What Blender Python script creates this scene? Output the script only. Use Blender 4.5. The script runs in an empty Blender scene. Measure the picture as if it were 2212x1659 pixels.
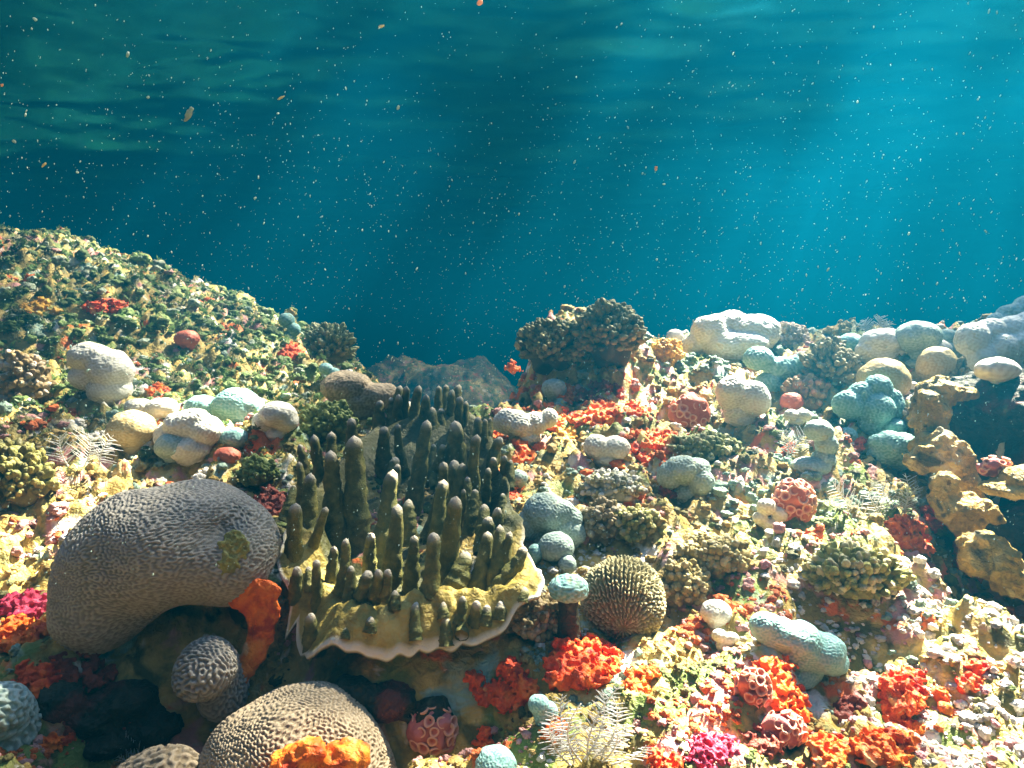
import bpy, math
import numpy as np
from mathutils import Vector

rng = np.random.default_rng(11)
S = bpy.context.scene
COL = S.collection

# ------------------------------------------------------------------ camera, sky, sun, exposure
FPX, KV, PITCH = 668.0, 1024.0 / 2212.0, math.radians(4.02)
cam_data = bpy.data.cameras.new("camera")
cam = bpy.data.objects.new("camera", cam_data)
COL.objects.link(cam)
cam_data.sensor_width = 36.0
cam_data.lens = 36.0 * FPX / 1024.0
cam_data.clip_start = 0.02
cam_data.clip_end = 200.0
cam.location = (0, 0, 0)
cam.rotation_euler = (math.radians(90) - PITCH, 0, 0)
S.camera = cam

SUN = np.array([0.42, 0.42, 0.80]); SUN /= np.linalg.norm(SUN)
world = bpy.data.worlds.new("World"); S.world = world; world.use_nodes = True
wn = world.node_tree.nodes; wl_ = world.node_tree.links; wn.clear()
sky = wn.new("ShaderNodeTexSky"); sky.sky_type = 'NISHITA'; sky.sun_disc = False
sky.sun_elevation = math.asin(SUN[2]); sky.sun_rotation = math.atan2(SUN[0], SUN[1])
bg = wn.new("ShaderNodeBackground"); bg.inputs[1].default_value = 0.085
wo = wn.new("ShaderNodeOutputWorld")
wl_.new(sky.outputs[0], bg.inputs[0]); wl_.new(bg.outputs[0], wo.inputs[0])
sd = bpy.data.lights.new("sun", 'SUN'); sd.energy = 5.0; sd.angle = math.radians(0.5); sd.color = (1.0, 0.94, 0.72)
sun = bpy.data.objects.new("sun", sd); COL.objects.link(sun)
sun.rotation_euler = Vector(-SUN).to_track_quat('-Z', 'Y').to_euler()
sun.location = (0, 0, 5)

S.view_settings.view_transform = 'Standard'
S.view_settings.look = 'None'
S.view_settings.exposure = 4.35
S.view_settings.gamma = 1.0
S.render.engine = 'CYCLES'
cy = S.cycles
cy.max_bounces = 6; cy.diffuse_bounces = 2; cy.glossy_bounces = 2; cy.transmission_bounces = 2
cy.volume_bounces = 0; cy.transparent_max_bounces = 8
cy.sample_clamp_indirect = 3.0
cy.caustics_reflective = False; cy.caustics_refractive = False
cy.use_denoising = True
try:
    cy.denoiser = 'OPENIMAGEDENOISE'; cy.denoising_input_passes = 'RGB_ALBEDO_NORMAL'
except Exception:
    pass

# ------------------------------------------------------------------ numeric helpers
_G = np.array([[1,1,0],[-1,1,0],[1,-1,0],[-1,-1,0],[1,0,1],[-1,0,1],[1,0,-1],[-1,0,-1],
               [0,1,1],[0,-1,1],[0,1,-1],[0,-1,-1],[1,1,0],[-1,1,0],[0,-1,1],[0,-1,-1]], np.float32)
_P = np.random.default_rng(5).permutation(256).astype(np.int32); _P = np.concatenate([_P, _P, _P])

def pnoise(p, seed=0):
    p = np.asarray(p, np.float32).reshape(-1, 3)
    out = np.empty(len(p), np.float32)
    for a in range(0, len(p), 400000):
        q = p[a:a + 400000] + np.float32(seed * 17.137)
        i = np.floor(q).astype(np.int32); f = q - i; i &= 255
        u = f * f * f * (f * (f * 6 - 15) + 10)
        r = 0
        for dx in (0, 1):
            wx = u[:, 0] if dx else 1 - u[:, 0]
            ax = _P[i[:, 0] + dx]
            for dy in (0, 1):
                wy = u[:, 1] if dy else 1 - u[:, 1]
                ay = _P[ax + i[:, 1] + dy]
                for dz in (0, 1):
                    wz = u[:, 2] if dz else 1 - u[:, 2]
                    g = _G[_P[ay + i[:, 2] + dz] & 15]
                    d = g[:, 0] * (f[:, 0] - dx) + g[:, 1] * (f[:, 1] - dy) + g[:, 2] * (f[:, 2] - dz)
                    r = r + wx * wy * wz * d
        out[a:a + 400000] = r
    return out

def fbm(p, octv=4, seed=0, gain=0.5):
    r = 0; a = 1.0; p = np.asarray(p, np.float32)
    for k in range(octv):
        r = r + a * pnoise(p * (2.03 ** k), seed + k); a *= gain
    return r

def lab(P, wlen, seed=0, N=26, stretch=(1, 1, 1)):
    r = np.random.default_rng(seed)
    d = r.normal(size=(N, 3)); d /= np.linalg.norm(d, axis=1)[:, None]
    d = d * np.array(stretch)
    ph = r.uniform(0, 6.28, N)
    out = np.zeros(len(P), np.float32)
    for k in range(N):
        out += np.cos(P @ (d[k] * 6.283 / wlen) + ph[k]).astype(np.float32)
    return out * math.sqrt(2.0 / N)

def sstep(a, b, x):
    t = np.clip((x - a) / (b - a), 0, 1); return t * t * (3 - 2 * t)

# ------------------------------------------------------------------ camera rays
FWD = np.array([0, math.cos(PITCH), -math.sin(PITCH)]); UP = np.array([0, math.sin(PITCH), math.cos(PITCH)])

def ray(vx, vy):
    px, py = vx * KV, vy * KV
    d = FWD + np.array([1.0, 0, 0]) * (px - 512) / FPX + UP * (384 - py) / FPX
    return d

def at(vx, vy, y):
    d = ray(vx, vy); return d * (y / d[1])

def mpp(p):              # metres per picture-view pixel at a world point
    return float(np.dot(p, FWD)) / FPX * KV

# ------------------------------------------------------------------ the reef's height
MX = np.array([-9, -4, -2.9, -2.35, -1.95, -1.62, -1.25, -1.02, -.82, -.62, -.45, -.12, .02, .16, .5, 1.0, 1.6, 2.0, 2.6, 4, 9])
MZ = np.array([.7, .66, .56, .50, .36, .22, .06, -.08, -.25, -.46, -.58, -.60, -.45, -.12, -.06, -.06, -.10, -.08, -.02, .1, .1])
DENTS = []               # x, y, rx, ry, depth
BUMPS = []

def Hbase(x, y):
    x = np.asarray(x, float); y = np.asarray(y, float)
    yy = np.clip(y, 0.3, 3.6)
    fore = -0.91 + 0.25 * yy
    fore = fore + 0.06 * sstep(-0.9, -1.6, x) * sstep(1.4, 2.2, yy) - 0.10 * sstep(0.55, 1.2, x) * sstep(2.0, 0.9, yy)
    M = np.interp(x, MX, MZ)
    left = sstep(0.0, -0.5, x)
    y0 = 2.45 * np.ones_like(x); y1 = 3.6 - 0.45 * sstep(-0.9, -0.55, x) * sstep(0.1, -.1, x)
    t = sstep(y0, y1, y)
    h = fore + (M - fore) * t
    # behind the crest the slope falls to the channel floor
    fall = sstep(3.75, 5.6, y)
    rr_ = np.hypot(x, y)
    floor = -0.80 - 1.4 * sstep(5, 9, rr_) - 8 * sstep(12, 45, rr_)
    h = h + (np.minimum(floor, h) - h) * fall
    # the far hump in the channel
    F2 = np.stack([np.ravel(x), np.ravel(y), 0 * np.ravel(x)], 1)
    lumpy = (.30 * np.abs(pnoise(F2 * 1.3, 9)) + .10 * np.abs(pnoise(F2 * 3.1, 10)) + .05 * np.abs(pnoise(F2 * 7, 12))).reshape(x.shape)
    h = h + (1.55 + lumpy) * np.exp(-(((x + 1.1) / 1.6) ** 2 + ((y - 12.2) / 1.6) ** 2) ** 2) + (1.25 + lumpy) * np.exp(-(((x + 3.6) / 1.5) ** 2 + ((y - 13.) / 1.6) ** 2) ** 2)
    h = h + 0.16 * sstep(1.15, 1.5, x) * sstep(2.02, 2.32, y) * sstep(3.6, 2.7, y)   # the raised shelf on the right
    # the middle knoll
    r = np.sqrt(((x - .34) / .26) ** 2 + ((y - 2.95) / .34) ** 2)
    h = h + 0.19 * sstep(1.35, 0.7, r)
    for (a, b, ra, rb, dp) in DENTS:
        h = h - dp * np.exp(-(((x - a) / ra) ** 2 + ((y - b) / rb) ** 2) ** 1.5)
    return h

CALM = []                # areas where the ground runs smooth: x, y, r
def H(x, y, fine=True):
    x = np.atleast_1d(np.asarray(x, float)); y = np.atleast_1d(np.asarray(y, float))
    h = Hbase(x, y)
    P = np.stack([x, y, np.zeros_like(x)], 1)
    amp = np.ones_like(x)
    for (a, b, r) in CALM:
        amp = amp * (1 - 0.8 * np.exp(-(((x - a) ** 2 + (y - b) ** 2) / r ** 2)))
    n = 0.075 * pnoise(P * 3.1, 1) + 0.05 * np.abs(pnoise(P * 6.3, 2)) * 1.4
    h = h + n * amp
    if fine:
        k = np.clip(np.hypot(x, y) / 2.0, .6, 1.15) * (1 - .7 * sstep(5, 8, y))
        n2 = 0.078 * np.abs(pnoise(P * 13, 3)) + 0.034 * np.abs(pnoise(P * 27, 4)) + .010 * np.abs(pnoise(P * 52, 5)) + .004 * pnoise(P * 100, 6) * (np.hypot(x, y) < 3)
        h = h + (n2 - .027) * amp * k
    return h

def hit(vx, vy, lift=0.0, fine=False):
    d = ray(vx, vy)
    ys = np.exp(np.linspace(math.log(0.45), math.log(14), 700))
    X = d[0] / d[1] * ys; Z = d[2] / d[1] * ys
    g = H(X, ys, fine) + lift
    below = np.nonzero(Z < g)[0]
    if len(below) == 0:
        i = int(np.argmin(Z - g))
    else:
        i = int(below[0])
    y = ys[i]
    if 0 < i and len(below):
        a = (Z[i - 1] - g[i - 1]); b = (g[i] - Z[i]); y = ys[i - 1] + (ys[i] - ys[i - 1]) * a / (a + b + 1e-9)
    return d * (y / d[1])

# hollows under the big heads, found on the plain slope first
for (vx, vy, rx, ry, dp) in ((345, 1500, .20, .12, .20), (560, 1500, .12, .08, .12), (800, 1520, .22, .09, .14),
                             (1010, 1500, .12, .07, .10), (1800, 1290, .10, .10, .12), (1290, 815, .16, .14, .0),
                             (1950, 1560, .12, .06, .05), (2200, 1050, .24, .24, .34), (2195, 1190, .18, .20, .26)):
    p = hit(vx, vy); DENTS.append((p[0], p[1], rx, ry, dp))
p = hit(880, 1250); CALM.append((p[0], p[1], .38))

# ------------------------------------------------------------------ mesh makers
def mk(name, V, F, mat=None, parent=None, loc=None, smooth=True, attrs=None, colors=None):
    V = np.ascontiguousarray(V, np.float32); F = np.ascontiguousarray(F, np.int32)
    if loc is not None: V = V - np.asarray(loc, np.float32)
    me = bpy.data.meshes.new(name)
    me.vertices.add(len(V)); me.vertices.foreach_set("co", V.ravel())
    n = F.shape[1]
    me.loops.add(F.size); me.loops.foreach_set("vertex_index", F.ravel())
    me.polygons.add(len(F)); me.polygons.foreach_set("loop_start", np.arange(0, F.size, n, dtype=np.int32))
    try: me.polygons.foreach_set("loop_total", np.full(len(F), n, np.int32))
    except Exception: pass
    me.update(calc_edges=True)
    if smooth: me.polygons.foreach_set("use_smooth", np.ones(len(F), bool))
    for k, v in (attrs or {}).items():
        a = me.attributes.new(k, 'FLOAT', 'POINT'); a.data.foreach_set("value", np.ascontiguousarray(v, np.float32))
    if colors is not None:
        a = me.attributes.new("tint", 'FLOAT_COLOR', 'POINT')
        c = np.ones((len(V), 4), np.float32); c[:, :3] = colors; a.data.foreach_set("color", c.ravel())
    if mat: me.materials.append(mat)
    o = bpy.data.objects.new(name, me); COL.objects.link(o)
    if loc is not None and parent is None: o.location = [float(c) for c in loc]
    if parent is not None: o.parent = parent
    return o

def empty(name, loc):
    o = bpy.data.objects.new(name, None); COL.objects.link(o); o.location = [float(c) for c in loc]
    o.empty_display_size = .05
    return o

def tag(o, label=None, cat=None, group=None, kind=None):
    if label: o["label"] = label
    if cat: o["category"] = cat
    if group: o["group"] = group
    if kind: o["kind"] = kind
    return o

_ico = {}
def ico(n):
    if n in _ico: return _ico[n]
    t = (1 + 5 ** .5) / 2
    V = np.array([[-1,t,0],[1,t,0],[-1,-t,0],[1,-t,0],[0,-1,t],[0,1,t],[0,-1,-t],[0,1,-t],[t,0,-1],[t,0,1],[-t,0,-1],[-t,0,1]], float)
    V /= np.linalg.norm(V, axis=1)[:, None]
    F = np.array([[0,11,5],[0,5,1],[0,1,7],[0,7,10],[0,10,11],[1,5,9],[5,11,4],[11,10,2],[10,7,6],[7,1,8],
                  [3,9,4],[3,4,2],[3,2,6],[3,6,8],[3,8,9],[4,9,5],[2,4,11],[6,2,10],[8,6,7],[9,8,1]])
    for _ in range(n):
        E = np.concatenate([F[:, [0, 1]], F[:, [1, 2]], F[:, [2, 0]]]); E.sort(axis=1)
        U, inv = np.unique(E, axis=0, return_inverse=True); inv = inv.ravel()
        M = V[U].mean(1); M /= np.linalg.norm(M, axis=1)[:, None]
        m = len(F); a, b, c = (inv[:m] + len(V), inv[m:2*m] + len(V), inv[2*m:] + len(V))
        V = np.concatenate([V, M])
        F = np.concatenate([np.stack([F[:, 0], a, c], 1), np.stack([F[:, 1], b, a], 1), np.stack([F[:, 2], c, b], 1), np.stack([a, b, c], 1)])
    _ico[n] = (V, F); return V, F

def vnormals(V, F):
    N = np.zeros_like(V)
    fn = np.cross(V[F[:, 1]] - V[F[:, 0]], V[F[:, -1]] - V[F[:, 0]])
    for k in range(F.shape[1]): np.add.at(N, F[:, k], fn)
    return N / (np.linalg.norm(N, axis=1)[:, None] + 1e-12)

def s_ell(P, c, r):
    q = (P - c) / r; k0 = np.linalg.norm(q, axis=1); k1 = np.linalg.norm(q / r, axis=1)
    return k0 * (k0 - 1) / (k1 + 1e-9)

def smin(a, b, k):
    h = np.clip(.5 + .5 * (b - a) / k, 0, 1); return b + (a - b) * h - k * h * (1 - h)

def field(ells, k):
    def f(P):
        d = None
        for (c, r) in ells:
            e = s_ell(P, np.asarray(c), np.asarray(r)); d = e if d is None else smin(d, e, k)
        return d
    return f

def bounds(ells, pad):
    lo = np.min([np.asarray(c) - np.asarray(r) for c, r in ells], 0) - pad
    hi = np.max([np.asarray(c) + np.asarray(r) for c, r in ells], 0) + pad
    return lo, hi

def nets(f, lo, hi, h):
    n = np.ceil((hi - lo) / h).astype(int) + 1
    ax = [lo[i] + h * np.arange(n[i]) for i in range(3)]
    G = np.stack(np.meshgrid(*ax, indexing='ij'), -1).reshape(-1, 3)
    D = f(G).reshape(n)
    I = D < 0
    c = [D[dx:n[0]-1+dx, dy:n[1]-1+dy, dz:n[2]-1+dz] for dx in (0,1) for dy in (0,1) for dz in (0,1)]
    s = sum((q < 0).astype(np.int8) for q in c)
    act = (s > 0) & (s < 8)
    idx = -np.ones(act.shape, np.int64); ids = np.argwhere(act); idx[act] = np.arange(len(ids))
    cv = np.stack([q[act] for q in c], 1)
    off = np.array([[dx, dy, dz] for dx in (0,1) for dy in (0,1) for dz in (0,1)], float)
    acc = np.zeros((len(ids), 3)); cnt = np.zeros(len(ids))
    for a in range(8):
        for b in range(a + 1, 8):
            if np.abs(off[a] - off[b]).sum() != 1: continue
            da, db = cv[:, a], cv[:, b]; m = (da < 0) != (db < 0)
            t = da[m] / (da[m] - db[m]); acc[m] += off[a] + t[:, None] * (off[b] - off[a]); cnt[m] += 1
    V = lo + h * (ids + acc / cnt[:, None])
    Fs = []
    for axis in range(3):
        u, v = (axis + 1) % 3, (axis + 2) % 3
        A = np.take(I, range(0, n[axis] - 1), axis); B = np.take(I, range(1, n[axis]), axis)
        ch = np.argwhere(A != B)
        ch = ch[(ch[:, u] > 0) & (ch[:, v] > 0) & (ch[:, u] < n[u] - 1) & (ch[:, v] < n[v] - 1)]
        if not len(ch): continue
        ins = A[tuple(ch.T)]
        def cell(du, dv):
            q = ch.copy(); q[:, u] -= du; q[:, v] -= dv; return idx[tuple(q.T)]
        quad = np.stack([cell(1, 1), cell(0, 1), cell(0, 0), cell(1, 0)], 1)
        quad[~ins] = quad[~ins][:, ::-1]
        Fs.append(quad)
    F = np.concatenate(Fs); F = F[(F >= 0).all(1)]
    return V, F

def largest(V, F):
    lab_ = np.arange(len(V))
    for _ in range(400):
        m = lab_[F].min(1); new = lab_.copy()
        for k in range(F.shape[1]): np.minimum.at(new, F[:, k], m)
        new = new[new]
        if (new == lab_).all(): break
        lab_ = new
    ids, cnt = np.unique(lab_, return_counts=True)
    if len(ids) == 1: return V, F
    keep = lab_ == ids[cnt.argmax()]; idx = np.cumsum(keep) - 1
    return V[keep], idx[F[keep[F].all(1)]]

def relax(V, F, it=2, a=.5):
    for _ in range(it):
        acc = np.zeros_like(V); cnt = np.zeros(len(V)); k = F.shape[1]
        for i in range(k):
            np.add.at(acc, F[:, i], V[F[:, (i + 1) % k]] + V[F[:, i - 1]]); np.add.at(cnt, F[:, i], 2)
        V = V + a * (acc / np.maximum(cnt, 1)[:, None] - V)
    return V

def star(f, centre, n, rmax):
    d, F = ico(n); t = np.full(len(d), rmax)
    for _ in range(60):
        t = np.maximum(t - .8 * f(centre + d * t[:, None]), rmax * .02)
    return centre + d * t[:, None], F

def merge(parts):
    V = []; F = []; C = []; k = 0
    for (v, f, c) in parts:
        V.append(v); F.append(f + k); C.append(np.broadcast_to(c, (len(v), 3))); k += len(v)
    return np.concatenate(V), np.concatenate(F), np.concatenate(C)

def tube(path, rad, seg=5):
    path = np.asarray(path, float); n = len(path); rad = np.broadcast_to(rad, n)
    T = np.gradient(path, axis=0); T /= np.linalg.norm(T, axis=1)[:, None] + 1e-9
    a = np.array([0.31, 0.9, 0.2]); A = np.cross(T, a); A /= np.linalg.norm(A, axis=1)[:, None] + 1e-9; B = np.cross(T, A)
    th = np.linspace(0, 2 * math.pi, seg, endpoint=False)
    R = path[:, None] + rad[:, None, None] * (np.cos(th)[None, :, None] * A[:, None] + np.sin(th)[None, :, None] * B[:, None])
    V = R.reshape(-1, 3)
    i = np.arange(n - 1)[:, None] * seg; j = np.arange(seg)[None]; j2 = (j + 1) % seg
    F = np.stack([i + j, i + j2, i + seg + j2, i + seg + j], -1).reshape(-1, 4)
    return V, F

# ------------------------------------------------------------------ materials
def mat(name, stops, scale=20, detail=6, bump=0.4, bscale=90, rough=.6, spec=.3, attr=None, attr_mix=None, tint=False, trans=0, distort=0.3, bdist=.004, patches=(), attr2=None):
    m = bpy.data.materials.new(name); m.use_nodes = True
    N = m.node_tree.nodes; L = m.node_tree.links
    b = N["Principled BSDF"]; b.inputs["Roughness"].default_value = rough
    b.inputs["Specular IOR Level"].default_value = spec
    tc = N.new("ShaderNodeTexCoord")
    nz = N.new("ShaderNodeTexNoise"); nz.inputs["Scale"].default_value = scale; nz.inputs["Detail"].default_value = detail
    nz.inputs["Distortion"].default_value = distort; nz.inputs["Roughness"].default_value = .62
    L.new(tc.outputs["Object"], nz.inputs["Vector"])
    r = N.new("ShaderNodeValToRGB"); e = r.color_ramp.elements
    while len(e) < len(stops): e.new(.5)
    for k, (pos, c) in enumerate(stops):
        e[k].position = pos; e[k].color = (*c, 1)
    L.new(nz.outputs["Fac"], r.inputs["Fac"])
    colo = r.outputs["Color"]
    for pk, (psc, lo_, hi_, pc) in enumerate(patches):
        pn = N.new("ShaderNodeTexNoise"); pn.noise_dimensions = '4D'; pn.inputs["W"].default_value = 3.7 * pk + 1; pn.inputs["Scale"].default_value = psc
        pn.inputs["Detail"].default_value = 5; pn.inputs["Distortion"].default_value = .8
        L.new(tc.outputs["Object"], pn.inputs["Vector"])
        pm = N.new("ShaderNodeMapRange"); pm.inputs["From Min"].default_value = lo_; pm.inputs["From Max"].default_value = hi_
        L.new(pn.outputs["Fac"], pm.inputs["Value"])
        px_ = N.new("ShaderNodeMix"); px_.data_type = 'RGBA'; px_.inputs[7].default_value = (*pc, 1)
        L.new(pm.outputs[0], px_.inputs[0]); L.new(colo, px_.inputs[6]); colo = px_.outputs[2]
    if tint:
        at_ = N.new("ShaderNodeAttribute"); at_.attribute_name = "tint"
        mx = N.new("ShaderNodeMix"); mx.data_type = 'RGBA'; mx.blend_type = 'MULTIPLY'; mx.inputs[0].default_value = 1
        L.new(colo, mx.inputs[6]); L.new(at_.outputs["Color"], mx.inputs[7]); colo = mx.outputs[2]
    if attr:
        at_ = N.new("ShaderNodeAttribute"); at_.attribute_name = attr
        mx = N.new("ShaderNodeMix"); mx.data_type = 'RGBA'; mx.inputs[7].default_value = (*attr_mix, 1)
        L.new(at_.outputs["Fac"], mx.inputs[0]); L.new(colo, mx.inputs[6]); colo = mx.outputs[2]
    if attr2:
        at2 = N.new("ShaderNodeAttribute"); at2.attribute_name = attr2[0]
        mx = N.new("ShaderNodeMix"); mx.data_type = 'RGBA'; mx.inputs[7].default_value = (*attr2[1], 1)
        L.new(at2.outputs["Fac"], mx.inputs[0]); L.new(colo, mx.inputs[6]); colo = mx.outputs[2]
    L.new(colo, b.inputs["Base Color"])
    if bump:
        bz = N.new("ShaderNodeTexNoise"); bz.inputs["Scale"].default_value = bscale; bz.inputs["Detail"].default_value = 4
        bz.inputs["Distortion"].default_value = .6
        L.new(tc.outputs["Object"], bz.inputs["Vector"])
        bp = N.new("ShaderNodeBump"); bp.inputs["Strength"].default_value = bump; bp.inputs["Distance"].default_value = bdist
        L.new(bz.outputs["Fac"], bp.inputs["Height"]); L.new(bp.outputs["Normal"], b.inputs["Normal"])
    if trans:
        tr = N.new("ShaderNodeBsdfTranslucent"); ms = N.new("ShaderNodeMixShader"); ms.inputs[0].default_value = trans
        L.new(colo, tr.inputs["Color"]); out = N["Material Output"]
        L.new(b.outputs[0], ms.inputs[1]); L.new(tr.outputs[0], ms.inputs[2]); L.new(ms.outputs[0], out.inputs["Surface"])
    return m

M = {}
M['ground'] = mat("reef_rock", [(.30, (.07, .065, .018)), (.42, (.24, .185, .045)), (.52, (.44, .31, .08)), (.61, (.54, .39, .12)), (.72, (.68, .56, .32))], 11, 9, .9, 70, bdist=.012, patches=[(5, .54, .60, (.15, .20, .04)), (11, .55, .62, (.10, .095, .025)), (7, .57, .63, (.56, .26, .23)), (6, .60, .64, (.66, .14, .025)), (9, .59, .66, (.74, .69, .62)), (8, .60, .66, (.28, .40, .33))])
M['brain'] = mat("brain_coral_skin", [(.3, (.15, .135, .115)), (.6, (.23, .205, .18))], 8, 4, .5, 220, .7, .2, attr="ridge", attr_mix=(.38, .34, .29), patches=[(14, .60, .72, (.20, .17, .08))])
M['brain2'] = mat("tan_brain_coral_skin", [(.3, (.15, .115, .07)), (.6, (.24, .18, .115))], 8, 4, .5, 220, .7, .2, attr="ridge", attr_mix=(.38, .30, .21))
M['grey'] = mat("grey_coral_skin", [(.3, (.20, .28, .25)), (.55, (.28, .37, .33)), (.75, (.38, .45, .40))], 24, 6, .6, 150, .65, .25, attr="ridge", attr_mix=(.42, .50, .45), patches=[(16, .60, .70, (.34, .29, .12)), (34, .64, .72, (.62, .58, .50))])
M['teal'] = mat("blue_grey_coral_skin", [(.3, (.12, .28, .27)), (.55, (.18, .37, .35)), (.75, (.27, .45, .42))], 24, 6, .6, 150, .65, .25, attr="ridge", attr_mix=(.33, .52, .49), patches=[(16, .60, .70, (.26, .30, .16)), (34, .64, .72, (.62, .58, .50))])
M['pale'] = mat("pale_coral_skin", [(.3, (.42, .39, .32)), (.55, (.58, .55, .46)), (.75, (.68, .66, .58))], 14, 6, .5, 120, .6, .3, attr="ridge", attr_mix=(.72, .70, .63), patches=[(16, .60, .70, (.46, .38, .20)), (34, .64, .72, (.62, .58, .50))])
M['tan'] = mat("tan_coral_skin", [(.3, (.34, .23, .08)), (.55, (.50, .36, .14)), (.75, (.58, .46, .24))], 10, 5, .4, 120, .6, .3, attr="ridge", attr_mix=(.56, .46, .25), patches=[(16, .60, .70, (.66, .56, .34)), (34, .64, .72, (.62, .58, .50))])
M['radial'] = mat("olive_ridged_coral_skin", [(.3, (.10, .085, .035)), (.6, (.16, .135, .06))], 10, 4, .4, 200, .7, .2, attr="ridge", attr_mix=(.46, .41, .24))
M['finger'] = mat("finger_coral_skin", [(.3, (.06, .065, .016)), (.5, (.12, .118, .03)), (.7, (.24, .205, .06))], 40, 6, .9, 260, .65, .25, attr="tip", attr_mix=(.60, .52, .44))
M['plate'] = mat("finger_coral_plate_skin", [(.3, (.16, .12, .02)), (.5, (.36, .26, .05)), (.7, (.50, .40, .13))], 16, 6, .7, 90, .6, .3, attr="tip", attr_mix=(.78, .72, .62), bdist=.01, attr2=("painted_shade", (.045, .05, .012)))  # dark olive mixes in as painted shade
M['orange'] = mat("orange_sponge_skin", [(.32, (.50, .06, .008)), (.5, (.80, .15, .010)), (.68, (.86, .28, .03))], 26, 6, .8, 110, .55, .3, bdist=.008, patches=[(20, .56, .64, (.44, .045, .01)), (11, .63, .70, (.74, .42, .20))])
M['red'] = mat("red_sponge_skin", [(.32, (.42, .03, .008)), (.5, (.78, .085, .010)), (.68, (.85, .20, .02))], 26, 6, .8, 110, .55, .3, bdist=.008, patches=[(20, .56, .64, (.34, .02, .01)), (11, .64, .70, (.72, .34, .14))])
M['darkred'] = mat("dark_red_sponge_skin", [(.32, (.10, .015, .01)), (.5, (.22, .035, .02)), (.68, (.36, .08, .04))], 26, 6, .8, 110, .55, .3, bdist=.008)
M['magenta'] = mat("magenta_crust_skin", [(.32, (.30, .015, .05)), (.5, (.55, .03, .09)), (.68, (.72, .10, .16))], 26, 6, .8, 110, .55, .3, bdist=.008)
M['yellow'] = mat("yellow_sponge_skin", [(.32, (.38, .18, .01)), (.5, (.64, .33, .02)), (.68, (.76, .50, .10))], 12, 6, .7, 90, .55, .3, bdist=.008)
M['cup'] = mat("cup_coral_flesh", [(.3, (.36, .07, .04)), (.6, (.55, .15, .09))], 30, 5, .5, 150)
M['polyp'] = mat("cup_coral_polyp", [(.3, (.66, .26, .18)), (.6, (.80, .44, .32))], 60, 4, .4, 300, attr="core", attr_mix=(.42, .09, .06))
M['cuppink'] = mat("pink_cup_coral_flesh", [(.3, (.34, .07, .08)), (.6, (.50, .16, .15))], 30, 5, .5, 150)
M['fern'] = mat("hydroid_frond", [(.3, (.62, .62, .60)), (.6, (.80, .80, .80))], 30, 4, 0, trans=.3)
M['rubble'] = mat("coral_rubble_skin", [(.3, (.45, .45, .45)), (.5, (.8, .8, .8)), (.7, (1.0, 1.0, 1.0))], 42, 6, 1.0, 130, .65, .3, tint=True, bdist=.007)
M['leaf'] = mat("algae_leaf", [(.3, (.6, .6, .6)), (.6, (1, 1, 1))], 20, 4, 0, rough=.5, tint=True, trans=.35)
M['bush'] = mat("bush_coral_skin", [(.3, (.6, .6, .6)), (.6, (1, 1, 1))], 30, 5, .7, 150, tint=True)
M['green'] = mat("green_algae_skin", [(.3, (.07, .10, .015)), (.5, (.16, .20, .04)), (.7, (.30, .32, .10))], 25, 6, .7, 120, tint=False)
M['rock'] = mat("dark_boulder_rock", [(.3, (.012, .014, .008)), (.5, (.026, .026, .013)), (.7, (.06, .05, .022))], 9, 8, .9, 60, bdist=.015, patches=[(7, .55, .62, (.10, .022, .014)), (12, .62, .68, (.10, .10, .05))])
M['snow'] = mat("drifting_particle", [(.3, (.32, .44, .42)), (.6, (.45, .56, .52))], 10, 2, 0, trans=.5)
M['flake'] = mat("drifting_flake_skin", [(.3, (.55, .45, .18)), (.6, (.75, .65, .35))], 40, 3, 0, trans=.4)
M['paleflake'] = mat("pale_drifting_flake_skin", [(.3, (.30, .36, .30)), (.6, (.42, .48, .40))], 40, 3, 0, trans=.5)
M['orangeflake'] = mat("orange_drifting_flake_skin", [(.3, (.6, .25, .08)), (.6, (.8, .5, .3))], 40, 3, 0, trans=.4)

# ------------------------------------------------------------------ ground sheet
def polar(n_az, n_r, r0, r1, span=54, rest=90):
    a = np.concatenate([np.linspace(-span, span, n_az), np.linspace(span, 360 - span, rest)[1:-1]]) * math.pi / 180
    r = np.exp(np.linspace(math.log(r0), math.log(r1), n_r))
    A, R = np.meshgrid(a, r)
    X = (R * np.sin(A)).ravel(); Y = (R * np.cos(A)).ravel()
    m = len(a); i = np.arange(n_r - 1)[:, None] * m; j = np.arange(m)[None]; j2 = (j + 1) % m
    F = np.stack([i + j, i + m + j, i + m + j2, i + j2], -1).reshape(-1, 4)
    return X, Y, F[:, ::-1], m

X, Y, F, m = polar(760, 680, 0.30, 66.0)
Z = H(X, Y)
V = np.stack([X, Y, Z], 1)
V = np.concatenate([V, [[0, 0, float(Z[:m].mean())]]])
ground = mk("reef_ground", V, F, M['ground'])
tag(ground, kind="structure")

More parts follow.
